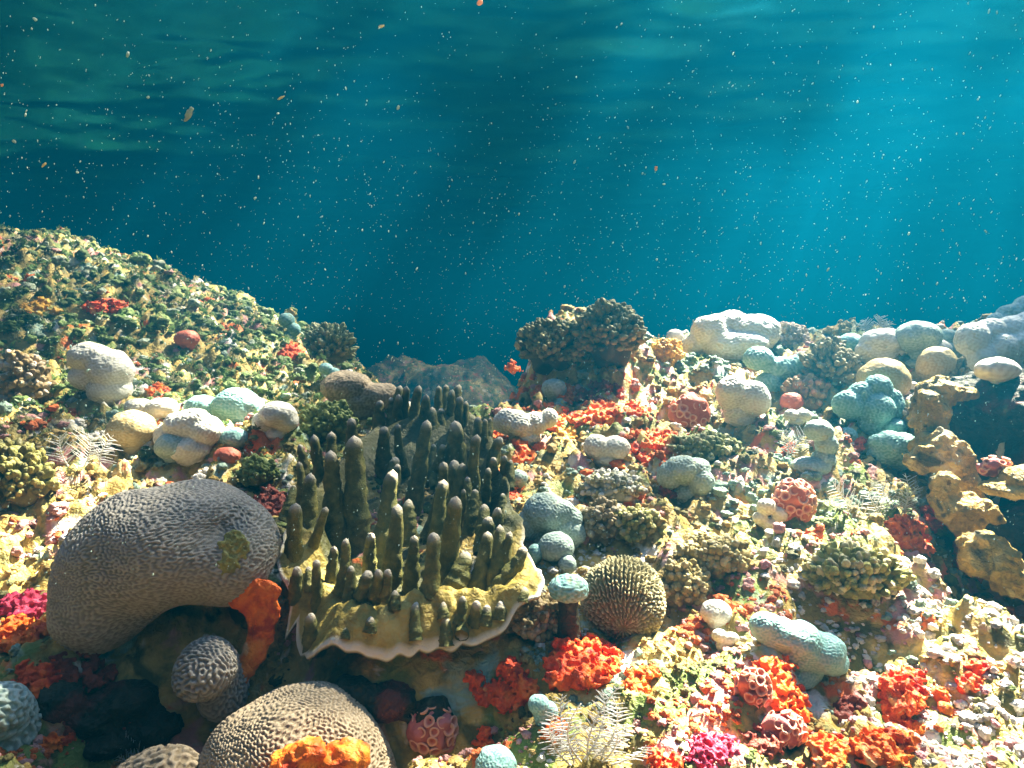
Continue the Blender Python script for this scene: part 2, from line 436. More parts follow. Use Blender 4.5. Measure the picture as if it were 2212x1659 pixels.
# ------------------------------------------------------------------ water surface: a rippled sheet whose transparency masks the sun in hand-placed patches
WZ = 0.90
HOT = [  # reef spots picked to be sunlit, added as clear patches in the sheet (view x, y, radius m, strength)
    (1440, 830, .16, 1.6), (1220, 950, .09, 1.2), (60, 1200, .12, 1.6), (410, 930, .13, 1.3), (1640, 1170, .12, 1.0), (1800, 1170, .10, 1.0),
    (2080, 1370, .16, 1.4), (1520, 1440, .09, 1.4), (1540, 1570, .08, 1.3), (670, 1400, .06, 1.4), (1600, 850, .14, 1.3), (1600, 715, .22, 1.4, 3.3),
    (660, 1500, .06, .8), (1980, 1060, .10, 1.2), (2180, 1480, .1, .9), (1470, 850, .2, 1.4), (1560, 1480, .14, 1.3), (1650, 1180, .14, 1.2), (2100, 1400, .2, 1.4), (90, 1190, .14, 1.4), (420, 930, .18, 1.2), (60, 860, .15, .7), (560, 640, .25, .7), (230, 560, .3, .5), (1910, 740, .18, 1.2, 2.4), (2160, 730, .16, .9, 2.1), (1300, 700, .12, .5, 2.9), (2040, 1000, .10, 1.2, 1.72), (100, 1330, .1, .6)]
X, Y, F, m = polar(520, 470, 0.10, 66.0, 70, 160)
def waves(x, y):
    P = np.stack([x * .55, y, np.zeros_like(x)], 1)
    r = np.hypot(x, y)
    return .022 * pnoise(P * 1.6, 31) + .016 * pnoise(P * 5.3, 32) + .007 * pnoise(P * 13, 33) * (r < 9)
P = np.stack([X, Y, np.zeros_like(X)], 1)
wp = P + .12 * np.stack([pnoise(P * 2.2, 41), pnoise(P * 2.2, 42), 0 * X], 1)
ln1 = np.clip(1 - np.abs(pnoise(wp * 3.0, 43)) * 3.0, 0, 1) ** 2
ln2 = np.clip(1 - np.abs(pnoise(wp * 6.5, 44)) * 3.0, 0, 1) ** 2
low = np.clip(.5 + 1.1 * pnoise(P * 1.0, 45), 0, 1)
sun_mask = .10 + .10 * low + (.42 * ln1 + .26 * ln2) * (.15 + 1.0 * low)  # made-up caustic pattern, not computed from the waves
for (vx, vy, r, s, *dep) in HOT:
    g = at(vx, vy, dep[0]) if dep else hit(vx, vy)
    q = g + SUN * ((WZ - g[2]) / SUN[2])
    d2 = ((X - q[0] + .05 * wp[:, 1] * 0) ** 2 + (Y - q[1]) ** 2) / (1.25 * r) ** 2
    n = .6 + .8 * np.clip(ln2 + ln1, 0, 1)
    sun_mask = sun_mask + .62 * s * np.exp(-d2) * n
SHADE = [(380, 1160, .26, .85), (800, 1060, .17, .75), (940, 1050, .17, .8), (870, 1200, .13, .6), (1280, 830, .15, .7), (1800, 1280, .10, .85), (2180, 950, .30, .9), (2190, 1150, .2, .8), (260, 1530, .26, .9),
         (1340, 1270, .08, .6), (1190, 1120, .10, .55), (1480, 1030, .08, .6), (760, 1500, .14, .7), (1720, 1390, .08, .6), (1900, 960, .14, .5), (1760, 980, .1, .5), (30, 720, .2, .6)]
for (vx, vy, r, s) in SHADE:   # reef spots picked to be shaded, added as dark patches in the sheet
    g = hit(vx, vy); q = g + np.array([0, -.02, .08]); q = q + SUN * ((WZ - q[2]) / SUN[2])
    sun_mask = sun_mask * (1 - s * np.exp(-(((X - q[0]) ** 2 + (Y - q[1]) ** 2) / r ** 2) ** 1.5))
sun_mask = np.clip(sun_mask, 0, 1)
V = np.stack([X, Y, WZ + waves(X, Y)], 1)
water = mk("water_surface", V, F[:, ::-1], None, attrs={"sun_mask": sun_mask})
tag(water, kind="structure")
wm = bpy.data.materials.new("rippled_water"); wm.use_nodes = True
N = wm.node_tree.nodes; L = wm.node_tree.links; N.clear()
out = N.new("ShaderNodeOutputMaterial"); geo = N.new("ShaderNodeNewGeometry")
dot = N.new("ShaderNodeVectorMath"); dot.operation = 'DOT_PRODUCT'
L.new(geo.outputs["Normal"], dot.inputs[0]); L.new(geo.outputs["Incoming"], dot.inputs[1])
ab = N.new("ShaderNodeMath"); ab.operation = 'ABSOLUTE'; L.new(dot.outputs["Value"], ab.inputs[0])
mr = N.new("ShaderNodeMapRange"); mr.interpolation_type = 'SMOOTHSTEP'
mr.inputs["From Min"].default_value = .56; mr.inputs["From Max"].default_value = .72
L.new(ab.outputs[0], mr.inputs["Value"])
fa = N.new("ShaderNodeAttribute"); fa.attribute_name = "sun_mask"
cmb = N.new("ShaderNodeCombineColor")
for k in range(3): L.new(fa.outputs["Fac"], cmb.inputs[k])
tr = N.new("ShaderNodeBsdfTransparent"); L.new(cmb.outputs[0], tr.inputs[0])
gl = N.new("ShaderNodeBsdfGlossy"); gl.inputs["Color"].default_value = (.010, .12, .17, 1); gl.inputs["Roughness"].default_value = .2
ms = N.new("ShaderNodeMixShader"); L.new(mr.outputs[0], ms.inputs[0]); L.new(gl.outputs[0], ms.inputs[1]); L.new(tr.outputs[0], ms.inputs[2])
L.new(ms.outputs[0], out.inputs["Surface"])
water.data.materials.append(wm)

# ------------------------------------------------------------------ the water body
def box(name, lo, hi):
    V = np.array([[x, y, z] for x in (lo[0], hi[0]) for y in (lo[1], hi[1]) for z in (lo[2], hi[2])], float)
    F = np.array([[0,1,3,2],[4,6,7,5],[0,4,5,1],[2,3,7,6],[0,2,6,4],[1,5,7,3]])
    return mk(name, V, F, None, smooth=False)
haze = box("haze", (-70, -70, -13), (70, 70, 1.08)); tag(haze, kind="stuff")
hm = bpy.data.materials.new("sea_water_haze"); hm.use_nodes = True
N = hm.node_tree.nodes; L = hm.node_tree.links; N.clear()
out = N.new("ShaderNodeOutputMaterial"); pv = N.new("ShaderNodeVolumePrincipled")
pv.inputs["Color"].default_value = (.0006, .080, .146, 1); pv.inputs["Density"].default_value = .22
pv.inputs["Anisotropy"].default_value = .62; pv.inputs["Absorption Color"].default_value = (0, 0, 0, 1)
L.new(pv.outputs[0], out.inputs["Volume"]); haze.data.materials.append(hm)

# ------------------------------------------------------------------ rubble, turf and drifting particles (uncountable)
EXCL = []
def scatter_pts(n, az=52, r0=.72, r1=9.5, bias=1.0):
    a = rng.uniform(-az, az, n) * math.pi / 180; r = np.exp(rng.uniform(math.log(r0), math.log(r1), n) )
    return r * np.sin(a), r * np.cos(a), r
def gnormal(x, y, e=.03):
    hx = (H(x + e, y, False) - H(x - e, y, False)) / (2 * e); hy = (H(x, y + e, False) - H(x, y - e, False)) / (2 * e)
    n = np.stack([-hx, -hy, np.ones_like(hx)], 1); return n / np.linalg.norm(n, axis=1)[:, None]

def palette(x, y, n):
    P = np.stack([x, y, 0 * x], 1)
    z1 = 1.2 * pnoise(P * 2.6, 71) + .8 * pnoise(P * 6, 73) + .12 * rng.normal(size=n); z2 = pnoise(P * 4.1, 72) + .5 * pnoise(P * 9, 74) + .08 * rng.normal(size=n)
    c = np.tile(np.array([.42, .285, .07]), (n, 1))
    def put(mask, col): c[mask] = col
    put(z1 > .16, (.52, .35, .11)); put(z1 > .45, (.76, .70, .62)); put(z1 < -.14, (.20, .17, .045)); put(z1 < -.36, (.13, .17, .035))
    put(z2 > .26, (.60, .30, .27)); put(z2 > .42, (.68, .15, .03)); put(z2 < -.28, (.28, .38, .30)); put((np.abs(z2) < .035) & (z1 < .3), (.11, .10, .03))
    left = (x < -.45) & (y > 2.3); u = rng.uniform(size=n)
    put(left & (u < .75), (.16, .23, .06)); put(left & (u > .75) & (u < .88), (.48, .54, .40)); 
    right = (x > .55) & (y < 1.6); put(right & (u < .58), (.78, .72, .66)); put(right & (u > .9), (.65, .28, .30))
    return c * rng.uniform(.65, 1.25, n)[:, None]

def knob_templates(k=6, n=2):
    out = []
    for s in range(k):
        v, f = ico(n); v = v.copy()
        v = v * (1 + .55 * pnoise(v * 1.3, 80 + s) + .35 * pnoise(v * 2.9, 90 + s))[:, None]
        v[:, 2] *= .75; out.append((v, f))
    return out
KT = knob_templates()
def rubble(n, smin_, smax_, excl=True):
    x, y, r = scatter_pts(n)
    keep = np.ones(n, bool)
    for (a, b, q) in EXCL: keep &= (x - a) ** 2 + (y - b) ** 2 > q * q
    x, y, r = x[keep], y[keep], r[keep]; n = len(x)
    z = H(x, y); nn = gnormal(x, y); c = palette(x, y, n)
    s = np.exp(math.log(smin_) + (math.log(smax_) - math.log(smin_)) * rng.uniform(0, 1, n) ** 1.5) * np.clip(r / 1.6, .65, 2.2)
    VV = []; FF = []; CC = []; k = 0
    for t, (v, f) in enumerate(KT):
        I = np.arange(t, n, len(KT)); 
        if not len(I): continue
        an = rng.uniform(0, 6.28, len(I)); ca, sa = np.cos(an), np.sin(an)
        w = v[None] * s[I, None, None] * rng.uniform(.7, 1.4, (len(I), 1, 3))
        w = np.stack([w[..., 0] * ca[:, None] - w[..., 1] * sa[:, None], w[..., 0] * sa[:, None] + w[..., 1] * ca[:, None], w[..., 2]], -1)
        pos = np.stack([x[I], y[I], z[I]], 1) + nn[I] * (s[I] * rng.uniform(-.55, .2, len(I)))[:, None]
        w = w + pos[:, None]
        VV.append(w.reshape(-1, 3)); FF.append((f[None] + (np.arange(len(I)) * len(v))[:, None, None]).reshape(-1, 3) + k); k += len(I) * len(v)
        CC.append(np.repeat(c[I], len(v), 0))
    return np.concatenate(VV), np.concatenate(FF), np.concatenate(CC)

def turf(n):
    x, y, r = scatter_pts(n, r1=9)
    P = np.stack([x, y, 0 * x], 1)
    dens = pnoise(P * 3.2, 61) + .75 * ((x < -.4) & (y > 2.0)) + .12
    keep = dens + .25 * rng.normal(size=n) > .25 + .60 * ~((x < -.4) & (y > 2.0))
    for (a, b, q) in EXCL: keep &= (x - a) ** 2 + (y - b) ** 2 > q * q
    x, y, r = x[keep], y[keep], r[keep]; n = len(x)
    B = 11; z = H(x, y); nn = gnormal(x, y)
    L = np.repeat(np.clip(r / 2.0, .55, 2.0) * rng.uniform(.004, .010, n), B)
    base = np.repeat(np.stack([x, y, z], 1), B, 0) + rng.normal(size=(n * B, 3)) * (L * .5)[:, None] * [1, 1, .5]
    d = np.repeat(nn, B, 0) + rng.normal(size=(n * B, 3)) * .75; d /= np.linalg.norm(d, axis=1)[:, None]
    sd_ = np.cross(d, rng.normal(size=(n * B, 3))); sd_ /= np.linalg.norm(sd_, axis=1)[:, None]
    wd = L * rng.uniform(.14, .3, n * B)
    bend = rng.normal(size=(n * B, 3)) * .25
    p0 = base - d * (L * .3)[:, None]; p1 = base + (d * .5) * L[:, None]; p2 = base + (d + bend) * L[:, None]
    V = np.stack([p0 - sd_ * (wd * .4)[:, None], p0 + sd_ * (wd * .4)[:, None], p1 + sd_ * wd[:, None], p1 - sd_ * wd[:, None],
                  p2 + sd_ * (wd * .5)[:, None], p2 - sd_ * (wd * .5)[:, None]], 1)
    F = np.array([[0, 1, 2, 3], [3, 2, 4, 5]])[None] + (np.arange(n * B) * 6)[:, None, None]
    u = rng.uniform(size=n); c = np.tile(np.array([.16, .17, .045]), (n, 1))
    c[u < .3] = (.34, .27, .07); c[u > .72] = (.44, .42, .22); c[u > .9] = (.65, .60, .44)
    lf = (x < -.4) & (y > 2.2) & (u < .8); c[lf] = (.15, .25, .085)
    c = np.repeat(c * rng.uniform(.7, 1.3, n)[:, None], B * 6, 0)
    return V.reshape(-1, 3), F.reshape(-1, 4), c

# ------------------------------------------------------------------ coral builders
def pts_box(x0, y0, x1, y1): return (x0 + x1) / 2, (y0 + y1) / 2, x1 - x0, y1 - y0

def lobed(box_, lobes, m, label, name="lobed_coral", cat="coral", group=None, base=None, k=.05, wl=.10, amp=.012, back=.12, dist=None, stalk=None, res=.9):
    cx, cy_, w, h = pts_box(*box_)
    g = hit(cx, base if base else box_[3] - .02 * h)
    y = dist if dist else g[1]
    q = at(cx, cy_, y); s = w / 2 * mpp(q); a = (h / w)
    y += back * s * min(1, a * 1.3); q = at(cx, cy_, y); s = w / 2 * mpp(q)
    ells = []
    for l in lobes:
        dx, dz, r = l[0], l[1], l[2]; rz = l[3] if len(l) > 3 and l[3] else r; dy = l[4] if len(l) > 4 else 0
        ells.append((q + np.array([dx, dy, dz]) * s, np.array([r, (r + rz) / 2, rz]) * s))
    EXCL.append((q[0], q[1] - .25 * s,   .52 * s))
    # seat it on the reef
    gz = float(H(q[0], q[1], False)[0]); lowz = min(c[2] - r[2] for c, r in ells)
    if lowz > gz - .2 * s:
        ells.append((np.array([q[0], q[1] + .1 * s, (lowz + gz) / 2]), np.array([.5 * s, .5 * s, max(.3 * s, (lowz - gz) / 2 + .35 * s)])))
    f0 = field(ells, k * s); sd0 = int(abs(cx * 7 + cy_))
    def f(P): return f0(P) + .06 * s * pnoise(P / (.5 * s), sd0 % 50) + .02 * s * pnoise(P / (.16 * s), sd0 % 47)
    lo, hi = bounds(ells, .18 * s)
    hh = max(res * mpp(q) / KV, (hi - lo).max() / 130)
    V, F = nets(f, lo, hi, hh); V = relax(V, F, 3)
    Nn = vnormals(V, F); wlm = max(.75 * wl * s, 3.4 * hh)
    L_ = lab(V, wlm, sd0, stretch=(1, 1, 1.25)); r = .5 + .5 * np.tanh(1.3 * L_)
    V = V + Nn * ((r - .5) * amp * 1.25 * s + .006 * s * pnoise(V / (.07 * s), 33))[:, None]
    loc = (q[0], q[1], min(gz, lowz) if abs(gz - lowz) < s else gz)
    o = mk(name, V, F, m, loc=loc, attrs={"ridge": r * .9})
    return tag(o, label, cat, group)

def sponge(box_, m, label, n=9, rs=.30, name="orange_sponge", cat="sponge", group=None, lift=.40, noise=.75, flat=.6, dist=None, res=1.3):
    x0, y0, x1, y1 = box_; ells = []
    r = np.random.default_rng(int(x0 * 3 + y0))
    cx, cy_, w, h = pts_box(*box_)
    g0 = hit(cx, cy_); R = rs * min(w, h) * mpp(g0)
    n = int(n * 2.2); rs = rs * .85
    for i in range(n):
        if i == 0: vx, vy = cx, cy_
        else:
            t = r.uniform(0, 6.28); u = math.sqrt(r.uniform(0, 1)); vx = cx + math.cos(t) * u * (w / 2 - rs * min(w, h) * .35); vy = cy_ + math.sin(t) * u * (h / 2 - rs * min(w, h) * .35)
        g = hit(vx, vy) if dist is None else at(vx, vy, dist)
        if abs(g[1] - g0[1]) > .5: continue
        rr = R * r.uniform(.6, 1.15)
        ells.append((g + np.array([0, 0, lift * rr]), np.array([rr * r.uniform(.8, 1.3), rr * r.uniform(.8, 1.2), rr * flat * r.uniform(.8, 1.3)])))
    EXCL.extend([(c_[0], c_[1], .8 * r_[0]) for c_, r_ in ells])
    f0 = field(ells, .25 * R); sd0 = int(x0 + y1) % 60
    def f(P): return f0(P) + noise * R * pnoise(P / (.55 * R), sd0) + noise * .5 * R * np.abs(pnoise(P / (.25 * R), sd0 + 3))
    lo, hi = bounds(ells, .5 * R)
    hh = max(res * mpp(g0) / KV, (hi - lo).max() / 110)
    V, F = largest(*nets(f, lo, hi, hh))
    o = mk(name, V, F, m, loc=(g0[0], g0[1], g0[2]))
    return tag(o, label, cat, group)

_ring = None
def ring_mesh():
    prof = np.array([[.55, -.6], [.75, -.1], [.95, .12], [1.0, .28], [.88, .38], [.70, .30], [.52, .10], [.30, -.02], [.0001, -.06]])
    core = np.array([0, 0, 0, 0, 0, .1, .7, 1, 1.])
    n = 16; th = np.linspace(0, 2 * math.pi, n, endpoint=False); V = []; A = []
    wob = 1 + .06 * np.sin(3 * th + 1)
    for (r, z), c in zip(prof, core):
        V.append(np.stack([r * np.cos(th) * wob, r * np.sin(th) * wob, np.full(n, z)], 1)); A += [c] * n
    V = np.concatenate(V); i = np.arange(len(prof) - 1)[:, None] * n; j = np.arange(n)[None]; j2 = (j + 1) % n
    F = np.stack([i + j, i + j2, i + n + j2, i + n + j], -1).reshape(-1, 4)
    return V, F, np.array(A)

def cup_coral(box_, m, label, npol, group=None, dist=None, pr=.13):
    cx, cy_, w, h = pts_box(*box_)
    g = hit(cx, box_[3] - .15 * h) if dist is None else at(cx, box_[3], dist)
    q = at(cx, cy_, g[1] + .15 * w / 2 * mpp(g)); s = mpp(q)
    rx, rz = w / 2 * s, h / 2 * s; ry = .75 * (rx + rz) / 2
    EXCL.append((q[0], q[1] - .3 * ry, .9 * rx))
    root = empty("cup_coral", (q[0], q[1], q[2] - rz)); loc = np.array(root.location)
    ells = [(q, np.array([rx * .88, ry * .88, rz * .88])), (q + [rx * .35, ry * .2, -rz * .35], np.array([rx * .5, ry * .6, rz * .5]))]
    f0 = field(ells, .2 * rx)
    V, F = nets(lambda P: f0(P) + .32 * rx * pnoise(P / (.6 * rx), int(cx) % 40), *bounds(ells, .3 * rx), max(1.4 * s / KV, rx / 30))
    mk("body", V, F, m, parent=root, loc=loc)
    global _ring
    if _ring is None:
        v, f, a = ring_mesh(); o = mk("polyp", v, f, M['polyp'], attrs={"core": a}); _ring = o.data; bpy.data.objects.remove(o)
    k = 0; pts = []; r = np.random.default_rng(int(cx)); tries = 0
    while k < npol and tries < 4000:
        tries += 1
        d = r.normal(size=3); d /= np.linalg.norm(d)
        if d[1] > .25 or d[2] < -.75: continue
        if any(np.dot(d, e) > math.cos(pr * 2.6) for e in pts): continue
        pts.append(d)
        o = bpy.data.objects.new("polyp", _ring); COL.objects.link(o); o.parent = root
        nrm = d / np.array([rx, ry, rz]); nrm /= np.linalg.norm(nrm)
        o.location = [float(c) for c in (q + d * np.array([rx, ry, rz]) * .90 - loc)]
        o.rotation_euler = Vector(nrm + .15 * r.normal(size=3)).to_track_quat('Z', 'Y').to_euler()
        sc = pr * (rx + rz) * r.uniform(.85, 1.25) * .82; o.scale = (sc, sc, sc * r.uniform(.8, 1.3)); k += 1
    return tag(root, label, "coral", group)

def frond(p0, p1, bend, pin, nb, rad, ang=55, seed=0):
    r = np.random.default_rng(seed); p0 = np.asarray(p0); p1 = np.asarray(p1); ax = p1 - p0; L_ = np.linalg.norm(ax)
    t = np.linspace(0, 1, 12)[:, None]
    path = p0 + ax * t + np.asarray(bend) * (t * (1 - t)) * 4
    parts = [(*tube(path, np.linspace(rad * 1.4, rad * .6, 12)), (1, 1, 1))]
    a = ax / L_; side = np.cross(a, [0, 1, .15]); side /= np.linalg.norm(side)
    for i in range(nb):
        u = .12 + .86 * i / nb
        b = p0 + ax * u + np.asarray(bend) * (u * (1 - u)) * 4
        ln = pin * (math.sin(math.pi * min(1, u * .8 + .18)) ** .7) * r.uniform(.8, 1.15)
        for sg in (-1, 1):
            dirv = a * math.cos(math.radians(ang)) + sg * side * math.sin(math.radians(ang)) + r.normal(size=3) * .10
            tt = np.linspace(0, 1, 4)[:, None]
            pth = b + dirv * ln * tt + np.array([0, 0, -.12 * ln]) * tt ** 2
            parts.append((*tube(pth, np.linspace(rad, rad * .5, 4), 4), (1, 1, 1)))
    V, F, _ = merge(parts); return V, F

def hydroid(fronds, label, rad_px=.55, group=None):
    root = None
    for i, (x0, y0, x1, y1, pin, nb) in enumerate(fronds):
        if root is None:
            g = hit(x0, y0); y = g[1]; EXCL.append((g[0], y, .045)); root = empty("hydroid", g); loc = np.array(root.location)
        a = at(x0, y0, y); b = at(x1, y1, y - .03 * i * .5); s = mpp(a)
        V, F = frond(a, b, np.array([.12 * (b[2] - a[2]), 0, 0]) * (1 if i % 2 else -1), pin * s, nb, rad_px * s / KV, seed=i + int(x0))
        mk("frond", V, F, M['fern'], parent=root, loc=loc)
    return tag(root, label, "hydroid", group)

def knobby(box_, m, cols, label, n=90, kr=.10, name="knobby_coral", cat="coral", height=.4, branch=1.0, group=None, base=None, under=None):
    """a low mound carrying many short knobs, one colony"""
    cx, cy_, w, h = pts_box(*box_)
    g = hit(cx, base if base else box_[3] - .2 * h); q = at(cx, cy_, g[1] + .12 * w / 2 * mpp(g)); s = mpp(q)
    rx, rz = w / 2 * s, h / 2 * s; ry = (rx + rz) / 2 * .8
    r = np.random.default_rng(int(cx + cy_)); R = np.array([rx, ry, rz])
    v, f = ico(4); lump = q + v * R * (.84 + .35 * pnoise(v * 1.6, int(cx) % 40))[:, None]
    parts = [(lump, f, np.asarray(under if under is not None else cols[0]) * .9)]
    kv, kf = ico(2); K = kr * (rx + rz)
    for i in range(n):
        d = r.normal(size=3); d /= np.linalg.norm(d)
        if d[2] < -.45: d[2] = -d[2]
        if d[1] > .4: d[1] = -d[1]
        b = q + d * R * (.84 + .35 * float(pnoise(d[None] * 1.6, int(cx) % 40)[0]))
        nr = d / R; nr /= np.linalg.norm(nr); nr = nr + [0, 0, .35] + .3 * r.normal(size=3); nr /= np.linalg.norm(nr)
        kk = K * r.uniform(.6, 1.25)
        w_ = kv * kk * (1 + .3 * pnoise(kv * 1.7, i % 30))[:, None]
        al = w_ @ nr; w_ = w_ + np.outer(al, nr) * (branch - .4)
        parts.append((b + nr * kk * branch * .6 + w_, kf, np.asarray(cols[i % len(cols)]) * r.uniform(.75, 1.25)))
    V, F, C = merge(parts)
    o = mk(name, V, F, m, loc=(q[0], q[1], q[2] - rz), colors=C)
    return tag(o, label, cat, group)


# ------------------------------------------------------------------ the big brain corals
def brain(q, ells, m, label, n=7, wl=.0072, amp=.0016, k=.05, stretch=(.75, .75, 1.5), seed=3, name="brain_coral", loc=None, root=None):
    f0 = field([(q + np.asarray(c), np.asarray(r)) for c, r in ells], k)
    def f(P): return f0(P) + .012 * pnoise(P / .11, seed)
    V, F = star(f, q, n, max(np.max(np.abs(c)) + np.max(r) for c, r in ells) * 1.15)
    Nn = vnormals(V, F)
    wv = V + .02 * np.stack([pnoise(V / .09, 5), pnoise(V / .09, 6), pnoise(V / .09, 7)], 1)
    r = .5 + .5 * np.tanh(1.4 * lab(wv, wl, seed, 30, stretch))
    V = V + Nn * ((r - .5) * 2 * amp)[:, None]
    return V, F, r

q = at(362, 1215, 1.30)
root = empty("brain_coral", (q[0], q[1], float(H(q[0], q[1])[0]))); loc = np.array(root.location)
V, F, r = brain(q, [((.018, .02, .038), (.172, .16, .116)), ((-.06, -.02, .018), (.125, .12, .104)), ((.132, .0, .008), (.078, .10, .076)),
                    ((-.108, -.03, -.066), (.086, .10, .096)), ((.05, .13, -.10), (.08, .06, .12))], M['brain'], "")
# the worn hollow on its right shoulder
dd = at(440, 1150, 1.2) - 0; 
hole = np.exp(-((V[:, 0] - at(440, 1168, 1.17)[0]) / .030) ** 2 - ((V[:, 2] - at(440, 1168, 1.17)[2]) / .026) ** 2) * (V[:, 1] < q[1])
hole2 = np.exp(-((V[:, 0] - at(460, 1225, 1.15)[0]) / .020) ** 2 - ((V[:, 2] - at(460, 1225, 1.15)[2]) / .034) ** 2) * (V[:, 1] < q[1])
V[:, 1] += .026 * hole + .012 * hole2
mk("dome", V, F, M['brain'], parent=root, loc=loc, attrs={"ridge": r * (1 - .7 * np.clip(hole, 0, 1))})
# yellow algae in the hollow
ells = []
rr = np.random.default_rng(4)
hp = V[(hole2 > .35) & (V[:, 1] < q[1])]
for p in hp[rr.choice(len(hp), 26)]: ells.append((p + [0, .003, 0], np.array([.011, .0036, .012]) * rr.uniform(.5, 1.1)))
f0 = field(ells, .007)
V2, F2 = nets(lambda P: f0(P) + .004 * pnoise(P / .008, 3), *bounds(ells, .012), .0022)
M['yalg'] = mat("yellow_algae_film", [(.3, (.16, .15, .04)), (.55, (.30, .27, .06)), (.7, (.42, .38, .16))], 60, 5, .6, 200)
mk("algae_patch", V2, F2, M['yalg'], parent=root, loc=loc)
tag(root, "largest brain coral, grey-brown mushroom-shaped dome with a hollow on its right shoulder", "coral")
EXCL.append((q[0], q[1], .14))

q = at(445, 1445, 1.17)
V, F, r = brain(q, [((0, 0, 0), (.058, .058, .053)), ((.01, .04, -.05), (.045, .055, .065))], None, "", n=6, wl=.0085, amp=.0024, k=.02, seed=8, stretch=(1, 1, 1))
o = mk("brain_coral", V, F, M['brain'], loc=(q[0], q[1], q[2] - .06), attrs={"ridge": r})
tag(o, "small knobbly brain coral in the dark hollow beneath the big dome", "coral")

q = at(642, 1650, 1.08)
V, F, r = brain(q, [((0, 0, 0), (.140, .13, .122)), ((-.045, 0, -.06), (.130, .13, .12)), ((.04, 0, -.05), (.125, .12, .11)), ((0, .02, -.15), (.15, .14, .14))], None, "", n=7, wl=.0062, amp=.0016, seed=12, stretch=(.9, .9, 1.25))
o = mk("brain_coral", V, F, M['brain2'], loc=(q[0], q[1], q[2] - .2), attrs={"ridge": r})
tag(o, "tan brain coral dome with a bright sunlit crest at the bottom edge of the picture", "coral")
EXCL.append((q[0], q[1], .17))

q = at(-22, 1545, 1.05)
V, F, r = brain(q, [((0, 0, 0), (.050, .05, .042)), ((0, .03, -.05), (.05, .05, .06))], None, "", n=6, wl=.011, amp=.003, k=.02, seed=18, stretch=(1, 1, 1))
tag(mk("brain_coral", V, F, M['grey'], loc=(q[0], q[1], q[2] - .06), attrs={"ridge": r}), "pale bluish round coral head cut off by the left edge near the bottom", "coral")
q = at(336, 1690, 1.02)
V, F, r = brain(q, [((0, 0, 0), (.075, .06, .05)), ((0, .03, -.05), (.07, .06, .06))], None, "", n=6, wl=.012, amp=.003, k=.02, seed=19, stretch=(1, 1, 1))
tag(mk("brain_coral", V, F, M['brain2'], loc=(q[0], q[1], q[2] - .06), attrs={"ridge": r}), "low yellowish brain coral at the bottom edge left of the tan dome", "coral")

# olive dome with ribs running out from a point
g = hit(1345, 1375); q = at(1345, 1295, g[1] + .05); s = mpp(q); R = 90 * s
f0 = field([(q, np.array([R, R * .85, R * 1.02])), (q + [0, .3 * R, -.6 * R], np.array([R * .8, R * .7, R * .8]))], .3 * R)
V, F = star(lambda P: f0(P) + .05 * R * pnoise(P / (.5 * R), 3), q, 7, 1.6 * R)
Nn = vnormals(V, F); pole = np.array([-.12, -.86, -.42]); pole /= np.linalg.norm(pole)
d = (V - q) / np.linalg.norm(V - q, axis=1)[:, None]
e1 = np.cross(pole, [0, 0, 1]); e1 /= np.linalg.norm(e1); e2 = np.cross(pole, e1)
th = np.arctan2(d @ e2, d @ e1); po = np.arccos(np.clip(d @ pole, -1, 1))
w = np.zeros(len(V)); 
for kk, (lo_, hi_) in ((13, (-.1, .35)), (30, (.35, .8)), (58, (.8, 3.2))):
    msk = sstep(lo_ - .12, lo_ + .12, po) * sstep(hi_ + .12, hi_ - .12, po)
    w += msk * np.sin(kk * th + 2.2 * pnoise(V / (.22 * R), 9) * (po > .3) + 1.0 * po)
r = .5 + .5 * np.tanh(1.6 * w + .5 * pnoise(V / (.08 * R), 2)); r = r * (.62 + .38 * np.sin(po * 46 + 5 * pnoise(V / (.12 * R), 4) + 2 * np.sin(th * 29))) * sstep(.02, .2, po)
V = V + Nn * ((r - .5) * .10 * R)[:, None]
tag(mk("ridged_coral", V, F, M['radial'], loc=(q[0], q[1], q[2] - R), attrs={"ridge": r}), "round olive coral dome with ribs fanning out from its lower front", "coral")
EXCL.append((q[0], q[1], R))

# ------------------------------------------------------------------ the finger coral: plate with a pale rim and its fingers
LIFT = .11
rim = [(598, 1232), (632, 1300), (640, 1345), (612, 1398), (676, 1420), (742, 1410), (800, 1416), (848, 1426), (905, 1408), (945, 1420), (1000, 1388), (1045, 1388),
       (1082, 1368), (1120, 1320), (1168, 1296), (1172, 1240), (1130, 1180), (1100, 1090), (1070, 1000), (1040, 930), (990, 900), (900, 900), (820, 920),
       (750, 970), (700, 1040), (655, 1110), (612, 1170)]
W = np.array([hit(a, b, LIFT) for a, b in rim]); ctr = hit(870, 1180, LIFT)
ang = np.arctan2(W[:, 1] - ctr[1], W[:, 0] - ctr[0]); order = np.argsort(ang); ang = ang[order]; rad = np.hypot(W[:, 0] - ctr[0], W[:, 1] - ctr[1])[order]
ny, nx = 60, 420
th = np.linspace(-math.pi, math.pi, nx, endpoint=False)
rth = np.interp(th, ang, rad, period=2 * math.pi)
def plate_h(x, y): return H(x, y, False) + LIFT
u = np.linspace(0, 1, ny)[:, None]
rth = rth * (1 + .006 * np.sin(th * 23) + .004 * np.sin(th * 41 + 1))
PX = ctr[0] + u * rth * np.cos(th); PY = ctr[1] + u * rth * np.sin(th)
base = plate_h(PX.ravel(), PY.ravel()).reshape(PX.shape)
PP = np.stack([PX.ravel(), PY.ravel(), 0 * PX.ravel()], 1)
lump = (.022 * np.abs(pnoise(PP / .05, 21)) + .010 * pnoise(PP / .022, 22) + .006 * np.abs(pnoise(PP / .011, 23))).reshape(PX.shape)
fold = (.005 * np.sin(th * 9) + .003 * np.sin(th * 17 + 2))[None] * sstep(.75, 1.0, u)
